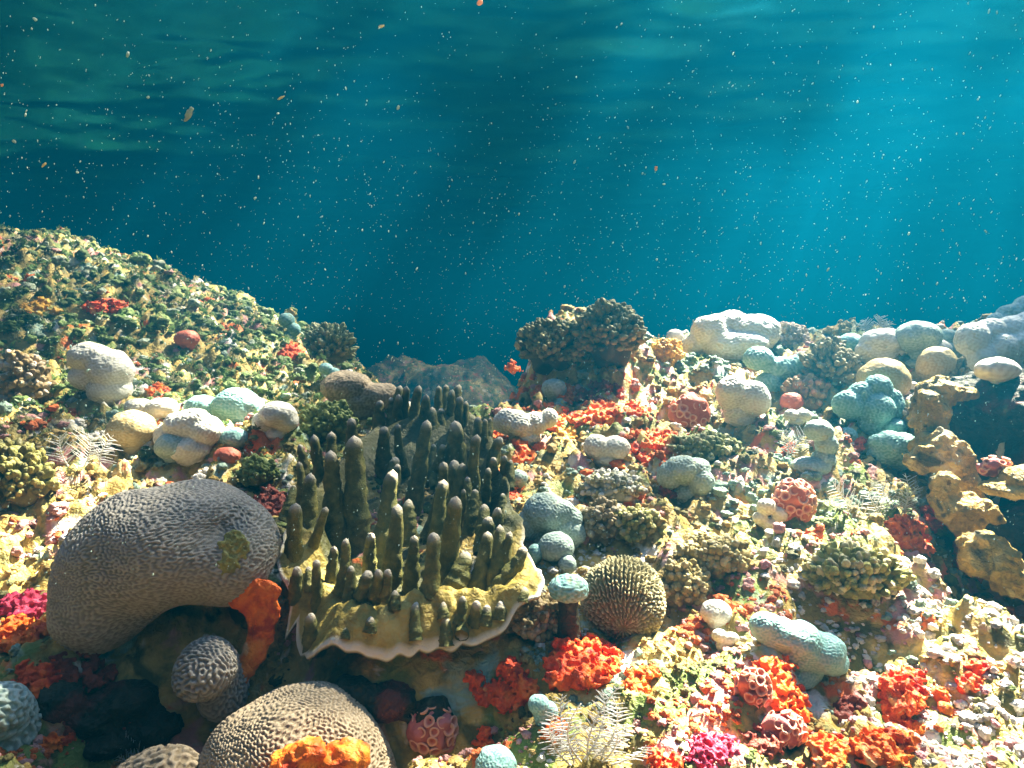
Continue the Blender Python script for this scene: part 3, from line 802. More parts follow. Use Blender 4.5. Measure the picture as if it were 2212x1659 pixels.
PZ = base + lump * sstep(1.0, .9, u) + fold + .006 * sstep(.9, 1, u) - (.065 + .055 * sstep(-.2, .5, np.sin(th))[None]) * sstep(.86, .50, u + .06 * np.sin(th * 5)[None] - .18 * np.clip(np.sin(th), 0, 1)[None])
top = np.stack([PX, PY, PZ], -1).reshape(-1, 3)
thick = (.006 + .05 * sstep(.99, .80, u) + .06 * sstep(.8, .4, u)) * np.ones_like(PX)
bot = np.stack([ctr[0] + (PX - ctr[0]) * .995, ctr[1] + (PY - ctr[1]) * .995, PZ - thick], -1).reshape(-1, 3)
i = np.arange(ny - 1)[:, None] * nx; j = np.arange(nx)[None]; j2 = (j + 1) % nx
Ft = np.stack([i + j, i + nx + j, i + nx + j2, i + j2], -1).reshape(-1, 4); nv = ny * nx
e = (ny - 1) * nx + np.arange(nx); en = (ny - 1) * nx + (np.arange(nx) + 1) % nx
V = np.concatenate([top, bot]); F = np.concatenate([Ft, Ft[:, ::-1] + nv, np.stack([e, e + nv, en + nv, en], 1)])
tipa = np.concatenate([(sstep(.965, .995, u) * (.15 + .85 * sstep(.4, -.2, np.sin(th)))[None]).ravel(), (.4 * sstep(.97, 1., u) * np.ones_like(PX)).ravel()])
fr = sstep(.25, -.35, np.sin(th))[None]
shade_attr = np.clip(1.4 * sstep(.98, .62, u + fr * .30 + .08 * np.sin(th * 4 + 1)[None] + .06 * np.sin(th * 9)[None]) + 1.1 * (1 - fr) * sstep(-.05, .35, np.sin(th))[None] + .7 * pnoise(PP / .05, 27).reshape(PX.shape), 0, .92) * (1 - fr * sstep(.72, .9, u))  # shade among the fingers painted in: plate centre and back darkened
shade_attr = np.concatenate([shade_attr.ravel(), np.full(ny * nx, .8)])
root = empty("finger_coral", (ctr[0], ctr[1], ctr[2] - LIFT)); loc = np.array(root.location)
mk("plate", V, F, M['plate'], parent=root, loc=loc, attrs={"tip": tipa, "painted_shade": shade_attr})
EXCL += [(ctr[0], ctr[1], .20), (ctr[0] - .05, ctr[1] - .18, .16), (ctr[0] + .1, ctr[1] + .2, .16), (ctr[0] + .12, ctr[1] - .12, .14), (ctr[0] - .12, ctr[1] + .1, .12)]
FING = [(770,180,740,330,45),(800,182,790,330,35),(865,180,840,340,45),(900,225,890,350,40),(965,180,960,290,30),(1000,175,1000,280,32),(1070,175,1050,300,42),(1035,200,1025,340,40),
(1075,235,1070,380,42),(1105,260,1100,370,30),(930,290,930,375,45),(975,295,975,375,40),(665,255,660,330,40),(720,240,720,330,35),(760,225,750,340,40),
(515,345,520,470,50),(690,390,680,520,48),(755,375,760,500,36),(905,355,860,640,60),(1045,360,1050,520,70),(1165,340,1160,450,40),(1200,350,1195,450,30),(1225,345,1220,430,28),
(325,430,350,620,48),(415,415,420,600,50),(530,435,540,780,85),(410,510,430,800,75),(250,480,275,600,38),(1160,430,1140,700,50),(1285,445,1250,520,45),(1260,450,1250,530,35),
(250,570,265,700,36),(310,625,300,880,65),(985,480,970,560,35),(940,480,930,560,30),(985,570,980,720,48),(1040,560,1050,640,60),(1085,575,1060,720,50),(745,545,740,600,45),(755,580,740,660,36),
(730,610,690,900,75),(990,660,960,900,62),(1055,745,1010,1080,75),(755,785,730,1080,68),(810,760,810,850,55),(1110,645,1110,740,38),(1150,710,1140,800,40),(1090,710,1085,800,30),(1195,785,1195,880,52),
(1265,805,1265,880,45),(1215,850,1215,920,55),(1290,730,1290,790,35),(1220,600,1210,680,35),(1245,550,1240,610,40),(1300,540,1300,600,36),(1330,560,1330,615,30),
(225,690,210,760,35),(235,780,220,1050,72),(390,800,330,980,40),(365,850,335,960,40),
(490,960,470,1200,45),(430,1000,420,1120,42),(515,1100,510,1240,48),(605,1125,580,1230,55),(655,1120,640,1240,50),(705,1120,690,1240,45),(245,1105,235,1250,55),(340,1070,345,1290,45),(300,1105,300,1200,35),
(620,935,610,1060,50),(840,945,830,1100,50),(935,930,920,1210,68),(1215,925,1190,1090,58),(1275,890,1260,1090,48),(1330,925,1300,1080,42),(1405,1005,1350,1110,55),(1110,1030,1080,1120,70),
(740,1225,740,1290,45),(850,1285,845,1440,55),(990,1280,985,1335,45),(1000,1355,1000,1470,50),(1085,1255,1075,1360,42),(1155,1285,1150,1370,50),(1210,1300,1205,1370,45),(1280,1280,1280,1340,55),
(315,1345,310,1500,60),(615,1360,615,1405,45),(490,1410,490,1445,35),(1080,1385,1080,1432,50),(1400,1210,1400,1260,50)]
r_ = np.random.default_rng(31)
for k, (tx, ty, bx, by, w) in enumerate(FING):
    f = .54004; B = (1000 + bx / 1.2764) * f, (1400 + by / 1.2764) * f; T = (1000 + tx / 1.2764) * f, (1400 + ty / 1.2764) * f
    b = hit(*B, LIFT); s = mpp(b) * f / 1.2764
    t = at(*T, b[1] + .05 * (r_.uniform() - .45))
    rad0 = w / 2 * s; axis = t - b; ln = np.linalg.norm(axis)
    ns, seg = 30, 16
    uu = np.linspace(-(.012 if by > 1180 else min(1.6 * ln, .08 if by > 900 else .12)) / ln - .05, 1, ns)
    pr = rad0 * (.86 + r_.uniform(.32, .60) * np.clip(1 - uu, 0, 1.3) ** 1.2 * (1 - .25 * np.exp(-((uu - .7) / .1) ** 2)))
    tipr = rad0 * r_.uniform(1.2, 2.1) / ln
    cap = np.clip((1 - uu) / tipr, .0, 1); pr = pr * np.sqrt(np.clip(1 - (1 - cap) ** 2, 0, 1))
    uu2 = uu.copy(); 
    bend = np.array([r_.normal() * .07, r_.normal() * .06, 0]) * ln; rad0 *= r_.uniform(.74, .98)
    C = b + axis * uu2[:, None] + bend * (uu2 * (1 - uu2))[:, None]
    V, F = tube(C, np.maximum(pr, 1e-4), seg)
    d = V - np.repeat(C, seg, 0)
    V = V + d * (.30 * pnoise(V / (rad0 * 1.6), k % 40) + .24 * np.abs(pnoise(V / (rad0 * .6), k % 37)) + .16 * pnoise(V / (rad0 * .28), 3))[:, None]
    tip = np.repeat(sstep(1 - .9 * min(.9, 2.2 * rad0 / ln), 1.0, uu), seg) * .9
    V = np.concatenate([V, [C[-1]]]); F4 = F
    cap_f = np.array([[ (ns - 1) * seg + a, (ns - 1) * seg + (a + 1) % seg, len(V) - 1, len(V) - 1] for a in range(seg)])
    F = np.concatenate([F4, cap_f[:, [0, 1, 2, 3]]]) if False else F4
    mk("finger", V, F, M['finger'], parent=root, loc=loc, attrs={"tip": np.append(tip, .85)})
tag(root, "olive finger coral with many upright pale-tipped fingers on a yellow plate", "coral")

# ------------------------------------------------------------------ grey, teal and pale coral heads
ONE = [(0, 0, .92, None)]
def dome(b, m, label, **k): 
    a = (b[3] - b[1]) / (b[2] - b[0])
    kw = dict(wl=.13, amp=.010); kw.update(k)
    return lobed(b, [(0, 0, .95, .95 * a)], m, label, **kw)

G, T_, P_, TN = M['grey'], M['teal'], M['pale'], M['tan']
lobed((1112, 1060, 1262, 1172), [(-.15, .12, .62, .58), (.32, .08, .46, .44), (-.62, -.25, .36, .42), (.68, -.12, .34, .40), (.45, -.3, .34, .34, -.15)], G, "grey horseshoe-shaped coral head arched over a dark gap, right of the finger coral", wl=.10, amp=.014)
dome((1160, 1148, 1242, 1216), G, "round grey coral knob below the grey horseshoe-shaped coral", wl=.2, amp=.02)
dome((1212, 1124, 1268, 1180), G, "grey coral knob tucked under the right end of the grey horseshoe", wl=.24, amp=.02)
dome((1204, 1198, 1246, 1242), G, "small grey coral knob just above the mushroom-shaped coral cap", wl=.3, amp=.02)
dome((1138, 1174, 1174, 1216), T_, "small bluish coral knob touching the right rim of the finger coral", wl=.3, amp=.02)
dome((1136, 1243, 1168, 1266), T_, "tiny flat turquoise coral button beside the finger coral plate", wl=.3, amp=.02)
dome((1096, 1014, 1142, 1052), G, "little grey round coral by the right-hand fingers of the finger coral", wl=.3, amp=.02)
# mushroom-shaped one: cap on a stalk
g = hit(1225, 1385); q = at(1228, 1270, g[1]); s = mpp(q)
root = empty("mushroom_coral", (q[0], q[1], g[2])); loc = np.array(root.location)
f0 = field([(q, np.array([43 * s, 40 * s, 27 * s])), (q + [0, 0, -8 * s], np.array([40 * s, 36 * s, 16 * s]))], 8 * s)
V, F = nets(lambda P: f0(P) + 2 * s * pnoise(P / (16 * s), 4), q - 56 * s, q + 56 * s, 1.8 * s)
r = .5 + .5 * np.tanh(1.4 * lab(V, 9 * s, 5, stretch=(.8, 1, 1.3))); V = V + vnormals(V, F) * ((r - .5) * 2.4 * s)[:, None]
mk("cap", V, F, M['teal'], parent=root, loc=loc, attrs={"ridge": r})
V, F = tube([q + [0, .004, -10 * s], q + [0, .004, -45 * s], q + [2 * s, .004, -80 * s], [q[0] + 2 * s, q[1] + .01, g[2] - .02]], np.array([24, 21, 25, 34]) * s, 16)
mk("stalk", V + (vnormals(V, F) * (5 * s * pnoise(V / (20 * s), 3))[:, None]), F, M['rock'], parent=root, loc=loc)
tag(root, "mushroom-shaped coral with a turquoise-grey cap on a dark stalk", "coral")

lobed((1418, 978, 1546, 1072), [(-.12, .15, .62, .50), (-.55, -.05, .42, .48), (.35, .12, .48, .46), (.45, -.22, .44, .44, -.25)], G, "grey-green bean-shaped coral with a folded lobe, above the middle right slope", wl=.09, amp=.016)
lobed((1064, 878, 1206, 952), [(-.55, .05, .42, .40), (-.1, -.08, .45, .36, -.1), (.30, .0, .40, .36), (.72, .16, .26, .30), (-.3, .12, .4, .3)], P_, "whitish lobed coral stretched along the orange sponge behind the finger coral", wl=.12, amp=.016)
dome((1168, 816, 1226, 864), G, "small round grey coral under the bushy coral, framed by orange sponge", wl=.2, amp=.02)
lobed((1256, 932, 1364, 998), [(-.42, .02, .52, .5), (.35, -.05, .58, .5), (0, -.1, .4, .4)], P_, "pale two-lobed coral at the lower edge of the orange sponge field", wl=.12, amp=.016)
lobed((1614, 1322, 1834, 1458), [(-.62, .32, .33, .28), (-.38, .16, .42, .36), (.02, .06, .46, .40, -.1), (.40, -.12, .46, .38, -.1), (.68, -.38, .30, .26), (-.05, -.15, .42, .25, -.15)], T_, "long blue-grey coral lying aslant on the lower right slope above an orange sponge", wl=.06, amp=.008)
lobed((1136, 1498, 1212, 1564), [(-.25, .25, .62, .55), (.35, -.15, .50, .55), (-.1, -.35, .5, .45)], T_, "blue-grey lobed coral beside the whitish branching hydroid at the bottom", wl=.2, amp=.014)
dome((1020, 1612, 1118, 1700), T_, "turquoise coral dome at the bottom edge below the red cup corals", base=1655, wl=.14, amp=.014)
lobed((1704, 904, 1808, 1032), [(.2, .75, .6, .45), (.55, .15, .45, .5), (-.1, -.78, .85, .42, -.1), (.45, -.5, .5, .5)], G, "grey crescent-shaped coral curling round a feathery hydroid", wl=.10, amp=.016)
lobed((1872, 928, 1982, 1016), [(-.1, .1, .72, .66), (.4, .2, .5, .5), (.3, -.3, .55, .5), (-.4, -.2, .5, .5), (-.62, .35, .3, .3)], T_, "round teal coral head with a notched top, left of the yellow humps", wl=.12, amp=.018)
lobed((1798, 826, 1954, 934), [(.25, .55, .40, .36), (-.55, .05, .42, .42), (.10, -.05, .45, .48, -.25), (.62, -.02, .36, .42), (-.2, .35, .35, .35), (-.05, -.5, .32, .32, -.2), (.5, .3, .35, .3)], T_, "cluster of blue-green coral lobes below the tan domes of the ridge", wl=.10, amp=.014)
dome((1896, 902, 1960, 940), T_, "small blue-green knob just above the notched teal coral head", wl=.2, amp=.015)
dome((1808, 922, 1852, 960), T_, "small teal knob between the crescent coral and the notched teal head", wl=.25, amp=.015)
lobed((1606, 762, 1756, 836), [(-.55, .35, .42, .35), (.0, .05, .42, .35), (.52, .1, .44, .32), (-.25, -.4, .45, .34), (.75, -.1, .25, .25)], T_, "spread of bluish coral lobes on the sunny slope below the white ridge head", wl=.10, amp=.014)
lobed((1540, 808, 1664, 912), [(-.35, .2, .56, .6), (.35, .0, .60, .62, -.1), (-.1, -.5, .5, .3)], P_, "dazzling white two-lobed coral in the sunlight below the ridge", wl=.12, amp=.016)
lobed((1474, 672, 1690, 770), [(.0, .18, .36, .30, .1), (.42, .02, .52, .38), (-.45, -.02, .40, .38), (-.75, -.22, .24, .24), (-.2, -.25, .42, .28, -.2), (.2, -.2, .42, .25, -.3), (-.25, .15, .3, .28, .1)], P_, "large white coral head of swollen lobes standing on the ridge right of the bushy coral", wl=.07, amp=.007)
dome((1438, 710, 1478, 744), P_, "small pale coral ball on the ridge between the bushy coral and the white head", wl=.25, amp=.012)
lobed((1690, 882, 1754, 912), [(-.4, 0, .5, .4), (.4, 0, .55, .42)], P_, "small flat white coral between the white two-lobed coral and the hydroid", wl=.2, amp=.014)
dome((1512, 1294, 1582, 1352), P_, "bright white coral knob in the middle of the lower right slope", wl=.2, amp=.016)
lobed((1622, 1078, 1704, 1136), [(-.2, .3, .5, .45), (.5, -.1, .42, .4), (-.5, -.3, .4, .35)], P_, "white lumpy coral left of the red ring-patterned cup coral", wl=.2, amp=.016)
lobed((1530, 1352, 1600, 1400), [(-.3, .1, .5, .4), (.4, -.1, .5, .4), (0, -.2, .4, .3)], P_, "white coral lump just below the bright white knob", wl=.2, amp=.016)
# the ridge on the right
lobed((1844, 706, 1966, 788), [(.0, .12, .75, .50), (-.45, -.2, .45, .42), (.55, -.05, .40, .42), (0, -.3, .6, .35)], P_, "cream sunlit dome with a rubbly front on the right-hand ridge", wl=.09, amp=.006)
dome((1852, 772, 1966, 872), TN, "tan smooth dome directly below the cream dome of the right-hand ridge", wl=.10, amp=.004)
dome((1982, 746, 2066, 832), TN, "yellow-edged tan dome right of the cream dome", wl=.10, amp=.004)
lobed((1928, 688, 2036, 790), [(0, .2, .9, .65), (.3, -.4, .6, .6)], G, "pale grey dome rising behind the cream dome on the right-hand ridge", wl=.08, amp=.006)
lobed((2020, 704, 2092, 770), [(-.3, .3, .55, .45), (.35, .2, .5, .45), (0, -.4, .7, .5)], G, "flat-topped grey coral between the pale dome and the large head at the right edge", wl=.12, amp=.008)
dome((1806, 718, 1866, 768), T_, "small bluish dome at the left foot of the cream dome", wl=.2, amp=.01)
dome((1998, 732, 2056, 780), P_, "small pale knob perched above the yellow-edged tan dome", wl=.16, amp=.008)
lobed((2062, 696, 2290, 822), [(-.68, .22, .30, .34), (-.30, .34, .30, .30, .1), (.1, .38, .32, .3, .1), (.5, .4, .4, .4), (-.55, -.10, .26, .28, -.1), (-.20, .06, .28, .28, -.15), (.2, .1, .32, .28, -.15), (-.1, -.2, .3, .25)], P_, "large pale lobed coral head cut by the right edge of the picture", wl=.06, amp=.006, dist=2.2)
dome((2106, 770, 2202, 828), P_, "lumpy pale coral knob hanging above the dark hollow at the right edge", wl=.16, amp=.010, dist=1.93)
lobed((2126, 640, 2330, 720), [(-.7, -.2, .26, .24), (-.42, -.02, .28, .26), (-.12, .12, .30, .28), (.2, .25, .32, .3), (.6, .35, .4, .4), (.1, -.15, .5, .3)], G, "teal-grey coral domes highest at the right edge, behind the large pale head", wl=.07, amp=.006, dist=2.5)
dome((2042, 790, 2092, 830), T_, "small teal knob below the large pale head, left of the dark hollow", wl=.2, amp=.012)
dome((1684, 846, 1736, 890), M['cup'], "small round salmon coral ball on the sunny slope", wl=.25, amp=.02)
# left side
lobed((132, 738, 296, 872), [(-.25, .38, .62, .40, .1), (.32, .05, .56, .55), (.25, -.45, .55, .45), (-.3, -.1, .5, .4, .1)], P_, "pale two-lobed boulder coral in front of the green mound on the left", wl=.07, amp=.006)
dome((232, 884, 338, 972), TN, "round tan coral ball shaded on its right, left of the white lobes", wl=.10, amp=.008)
lobed((330, 886, 490, 992), [(-.1, .25, .55, .42), (.45, .1, .45, .42), (-.6, -.05, .38, .38), (.0, -.35, .6, .34, -.15), (.15, .4, .4, .3)], P_, "dazzling white lobed coral between the tan ball and the finger coral", wl=.08, amp=.010)
lobed((266, 856, 386, 906), [(-.45, .0, .5, .36), (.4, .0, .55, .36)], P_, "low pale coral behind the tan coral ball", wl=.12, amp=.010)
lobed((396, 850, 596, 930), [(-.55, .05, .42, .34), (.18, .12, .56, .38), (.6, -.2, .38, .3)], T_, "two broad teal-grey coral domes in front of the left mound", wl=.07, amp=.007)
dome((472, 922, 538, 972), T_, "small teal coral ball right of the dazzling white lobes", wl=.16, amp=.012)
lobed((540, 866, 650, 942), [(.1, .15, .75, .52), (-.45, -.15, .45, .45), (.4, -.1, .5, .45)], P_, "white and teal dome just left of the bubbly green algae", wl=.10, amp=.010)
lobed((686, 812, 866, 890), [(-.3, .15, .62, .40), (.45, -.05, .52, .34), (0, -.2, .6, .3)], M['brain2'], "wide striped tan boulder coral behind the back row of coral fingers", wl=.06, amp=.007)
dome((334, 934, 404, 994), G, "small grey-blue coral right of the tan ball and below the white lobes", wl=.2, amp=.014)
lobed((596, 668, 654, 736), [(-.2, .35, .6, .55), (.35, -.35, .5, .5)], T_, "teal coral domes on the far edge of the left mound", wl=.16, amp=.012)
lobed((686, 778, 738, 826), [(-.3, .2, .6, .5), (.4, -.2, .5, .5)], T_, "dim teal coral knobs below the bushy edge of the left mound", wl=.2, amp=.012)
dome((376, 712, 432, 752), M['cup'], "flat round reddish-brown coral on the face of the left mound", wl=.2, amp=.02)
dome((460, 965, 520, 1005), M['cup'], "small pinkish lump below the small teal ball", wl=.25, amp=.02)

# ------------------------------------------------------------------ bushy and knobby colonies
O1 = [(.15, .14, .035), (.20, .18, .05), (.11, .10, .025), (.34, .30, .13)]
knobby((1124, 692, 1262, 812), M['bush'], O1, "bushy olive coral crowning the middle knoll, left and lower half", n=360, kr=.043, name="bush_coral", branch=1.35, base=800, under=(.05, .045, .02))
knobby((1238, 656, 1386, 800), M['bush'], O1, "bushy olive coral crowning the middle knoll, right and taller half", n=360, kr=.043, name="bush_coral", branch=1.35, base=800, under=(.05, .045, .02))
knobby((656, 706, 762, 800), M['bush'], [(.14, .17, .06), (.22, .24, .10), (.30, .30, .16)], "bushy green coral at the right end of the left mound", n=260, kr=.045, name="bush_coral", branch=2.0)
knobby((644, 870, 772, 970), M['green'], [(1, 1, 1)], "bubbly bright green algae cushion left of the back coral fingers", n=220, kr=.055, name="algae_cushion", cat="algae", branch=.8)
knobby((516, 985, 600, 1060), M['green'], [(1, 1, 1)], "green algae cushion behind the top of the largest brain coral", n=140, kr=.065, name="algae_cushion", cat="algae", branch=.8)
KB = [(.26, .19, .09), (.34, .25, .13), (.20, .15, .06), (.40, .34, .24)]
knobby((1092, 1290, 1214, 1396), M['bush'], KB, "knobbly brown coral slab right of the finger coral plate", n=170, kr=.07, branch=.7)
knobby((1252, 1084, 1346, 1184), M['bush'], KB, "knobbly brown coral right of the grey horseshoe coral", n=150, kr=.075, branch=.8)
knobby((1310, 1092, 1430, 1180), M['bush'], [(.24, .24, .06), (.36, .32, .10), (.48, .42, .22)], "olive knobbly hummock between the horseshoe coral and the slope", n=150, kr=.06, branch=.7)
knobby((1436, 938, 1600, 1000), M['bush'], [(.18, .20, .06), (.28, .28, .10), (.40, .38, .2)], "green knobbly coral above the bean-shaped coral", n=190, kr=.055, branch=.7)
knobby((1690, 810, 1800, 900), M['bush'], [(.34, .22, .10), (.44, .30, .16), (.5, .26, .16)], "pinkish brown knobbly coral left of the blue-green lobes", n=170, kr=.055, branch=.7)
knobby((1740, 742, 1850, 850), M['bush'], [(.16, .13, .05), (.26, .21, .09), (.36, .30, .16)], "dark brown bushy coral in the dip of the right-hand ridge", n=240, kr=.05, branch=1.4, name="bush_coral")
knobby((1640, 700, 1750, 762), M['bush'], [(.42, .32, .24), (.54, .44, .36), (.30, .22, .12)], "pinkish knobbly crust right of the white ridge head", n=150, kr=.06, branch=.7)
knobby((1460, 1160, 1620, 1250), M['bush'], [(.28, .21, .06), (.38, .29, .10), (.48, .40, .22)], "ochre knobbly hummock in the centre of the right slope", n=190, kr=.055, branch=.8)
knobby((1410, 1210, 1540, 1320), M['bush'], [(.25, .19, .06), (.35, .26, .09), (.45, .36, .18)], "ochre knobbly hummock right of the ribbed olive dome", n=170, kr=.055, branch=.8)
knobby((1740, 1180, 1940, 1300), M['bush'], [(.26, .25, .06), (.40, .37, .10), (.55, .48, .26)], "yellow-green leafy coral above the dark hollow on the right slope", n=280, kr=.045, branch=1.2, name="bush_coral")
knobby((1960, 850, 2030, 970), M['bush'], [(.34, .24, .14), (.5, .40, .28), (.26, .18, .07)], "narrow strip of brown and cream knobs beside the yellow humps", n=150, kr=.055, branch=.7)
knobby((1250, 1020, 1400, 1090), M['bush'], [(.42, .42, .34), (.58, .56, .48), (.26, .24, .12)], "whitish knobbly crust above the olive hummock", n=190, kr=.05, branch=.7)
knobby((2030, 780, 2120, 850), M['bush'], [(.26, .19, .07), (.36, .28, .12)], "brown tufted coral at the mouth of the dark hollow", n=150, kr=.06, branch=1.3, name="bush_coral", base=840)
knobby((0, 760, 110, 900), M['bush'], [(.30, .20, .08), (.44, .32, .18), (.6, .5, .4)], "brown crusty hummock at the left edge below the green mound", n=200, kr=.055, branch=.8)
knobby((-40, 960, 110, 1110), M['bush'], [(.22, .21, .06), (.32, .28, .08), (.14, .12, .03)], "olive weedy hummock at the left edge above the brain coral", n=240, kr=.05, branch=1.2, name="bush_coral")
knobby((1400, 730, 1474, 800), M['yellow'], [(1, 1, 1)], "bright yellow crusty coral beside the bushy coral on the knoll", n=120, kr=.07, branch=.8)

# ------------------------------------------------------------------ sponges
SO, SR, SD, SM = M['orange'], M['red'], M['darkred'], M['magenta']
sponge((1180, 1378, 1335, 1500), SR, "largest scarlet sponge patch, below the ribbed olive dome", n=16, rs=.2)
sponge((1012, 1440, 1164, 1540), SR, "scarlet sponge patch left of the largest one, above the blue-grey lobed coral", n=13, rs=.2)
sponge((1325, 1405, 1412, 1515), SO, "orange sponge running down from the ribbed olive dome on its right", n=9, rs=.22)
sponge((1156, 1550, 1220, 1606), SO, "small orange sponge under the blue-grey lobed coral at the bottom", n=6)
sponge((1640, 1398, 1706, 1530), SO, "upright orange sponge tongue below the long blue-grey coral", n=8, rs=.36)
sponge((1690, 1474, 1750, 1570), SO, "orange sponge arch right of the upright orange tongue", n=7, rs=.32)
# crown-shaped sponge
ells = []
for a in np.linspace(0, 2 * math.pi, 11)[:-1]:
    g = hit(1992 + 48 * math.cos(a), 1535 - 46 * math.sin(a)); R = 15 * mpp(g); ells.append((g + [0, 0, .3 * R], np.array([R, R, R]) * (1 + .25 * math.sin(3 * a))))
f0 = field(ells, .008); s = mpp(ells[0][0])
V, F = nets(lambda P: f0(P) + 5 * s * pnoise(P / (8 * s), 5), *bounds(ells, 8 * s), 2.2 * s)
tag(mk("orange_sponge", V, F, SO, loc=ells[7][0]), "ring-shaped orange sponge with a hollow middle at the lower right", "sponge")
sponge((1915, 1462, 2000, 1545), SR, "crimson sponge lump at the upper left of the ring-shaped sponge", n=8)
sponge((1900, 1520, 1960, 1612), SR, "red sponge strand running down left of the ring-shaped sponge", n=7, rs=.36)
sponge((1846, 1580, 1972, 1668), SO, "bright orange sponge at the bottom edge right of the green weed", n=10, rs=.26)
sponge((1786, 1512, 1862, 1582), SD, "dark red sponge above the green weed at the lower right", n=8)
sponge((1884, 1124, 1988, 1196), SO, "orange-red sponge on the white crust left of the yellow humps' foot", n=9, rs=.26)
sponge((1970, 1090, 2044, 1152), SR, "red sponge at the foot of the yellow humps", n=7)
sponge((1950, 1160, 2010, 1216), SO, "small orange sponge below the red one at the yellow humps' foot", n=6)
sponge((36, 1436, 134, 1530), SR, "scarlet sponge in the corner left of the dark hollow", n=9, rs=.26)
sponge((-10, 1262, 130, 1345), M['magenta'], "pinkish red sponge crust left of the largest brain coral", n=10, rs=.26)
sponge((96, 1580, 152, 1632), SO, "small orange sponge at the lower left on yellowish rubble", n=6)
sponge((598, 1618, 702, 1690), SO, "glowing orange sponge at the foot of the tan dome, left one of two", n=6, rs=.4, dist=.93, noise=.2)
sponge((688, 1612, 790, 1690), SO, "glowing orange sponge at the foot of the tan dome, right one of two", n=6, rs=.4, dist=.94, noise=.2)
sponge((1235, 870, 1340, 962), SO, "orange sponge lumps in the middle of the knoll's sunny foot", n=11, rs=.22)
sponge((1150, 828, 1176, 888), SO, "thin orange sponge left of the small round grey coral under the bushy coral", n=6, rs=.5)
sponge((1096, 780, 1132, 812), SO, "small orange sponge on the left shoulder of the knoll", n=5)
sponge((1210, 838, 1240, 884), SO, "narrow orange sponge right of the small round grey coral under the bushy coral", n=6, rs=.5)
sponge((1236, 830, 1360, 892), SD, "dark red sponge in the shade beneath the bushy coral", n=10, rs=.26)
sponge((1360, 925, 1462, 975), SO, "orange sponge band right of the pale two-lobed coral", n=8, rs=.3)
sponge((1100, 955, 1180, 1008), SO, "orange sponge band below the whitish lobed coral", n=8, rs=.3)
sponge((1184, 928, 1262, 978), M['yellow'], "glaring yellow sponge between the whitish coral and the two-lobed coral", n=8, rs=.3)
sponge((1060, 925, 1096, 960), SO, "small orange sponge at the left end of the whitish lobed coral", n=5)
sponge((1316, 985, 1348, 1024), SO, "tiny orange sponge below the pale two-lobed coral", n=5)
sponge((1252, 1020, 1290, 1064), SO, "small orange sponge patch on the whitish knobbly crust", n=5)
sponge((1096, 1048, 1130, 1104), SR, "little red sponge left of the grey horseshoe coral", n=6)
sponge((186, 646, 264, 686), SR, "red sponge streak on the upper face of the left mound", n=8, rs=.3)
sponge((606, 744, 650, 792), SR, "red sponge near the right end of the left mound", n=6)
sponge((652, 800, 694, 832), SO, "orange sponge at the lower right foot of the left mound", n=5)
sponge((306, 834, 386, 866), SO, "orange sponge strip at the foot of the left mound behind the pale coral", n=7, rs=.35)
sponge((556, 1056, 628, 1136), SD, "dark reddish brown crust between the largest brain coral and the finger coral", n=9, rs=.26)
sponge((1480, 1590, 1606, 1672), SM, "magenta crust at the bottom edge of the right slope", n=12, rs=.22, name="magenta_crust", cat="sponge")
sponge((1396, 1630, 1470, 1680), SR, "red sponge at the bottom edge left of the magenta crust", n=7)
sponge((1020, 1574, 1064, 1622), SR, "small red sponge above the turquoise dome at the bottom", n=5)
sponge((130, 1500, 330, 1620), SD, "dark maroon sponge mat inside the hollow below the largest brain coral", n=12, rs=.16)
sponge((2060, 1170, 2130, 1250), SO, "orange-pink sponge near the right edge below the yellow plate", n=7)
sponge((50, 650, 130, 690), M['yellow'], "dull yellow crust in the shade on the left mound", n=7, rs=.3)
sponge((0, 1330, 110, 1440), SO, "broad orange sponge crust at the left edge above the scarlet corner sponge", n=12, rs=.2)
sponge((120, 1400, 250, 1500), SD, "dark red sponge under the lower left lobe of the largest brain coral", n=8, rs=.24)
sponge((1110, 880, 1240, 940), SO, "orange sponge sheet between the small round grey coral and the whitish lobed coral", n=11, rs=.26)
sponge((1320, 870, 1400, 930), SO, "orange-red sponge left of the dull red cup coral", n=9, rs=.26)
sponge((1290, 960, 1420, 1010), SR, "red sponge scatter between the two-lobed coral and the green knobbly coral", n=9, rs=.24)
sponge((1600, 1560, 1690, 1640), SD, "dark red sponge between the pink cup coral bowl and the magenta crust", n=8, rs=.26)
sponge((1755, 1590, 1840, 1668), SO, "orange sponge at the bottom edge below the dark red one", n=8, rs=.28)
sponge((2060, 1430, 2150, 1500), SR, "pinkish red sponge on the white rubble near the right edge", n=7, rs=.26)
sponge((1420, 1040, 1500, 1080), SD, "dull brownish red sponge under the bean-shaped coral", n=7, rs=.3)
sponge((1690, 955, 1720, 990), SR, "tiny red sponge beside the crescent coral's lower end", n=4)
sponge((1840, 945, 1872, 985), SR, "bright red sponge tuft just left of the notched teal coral head", n=5)
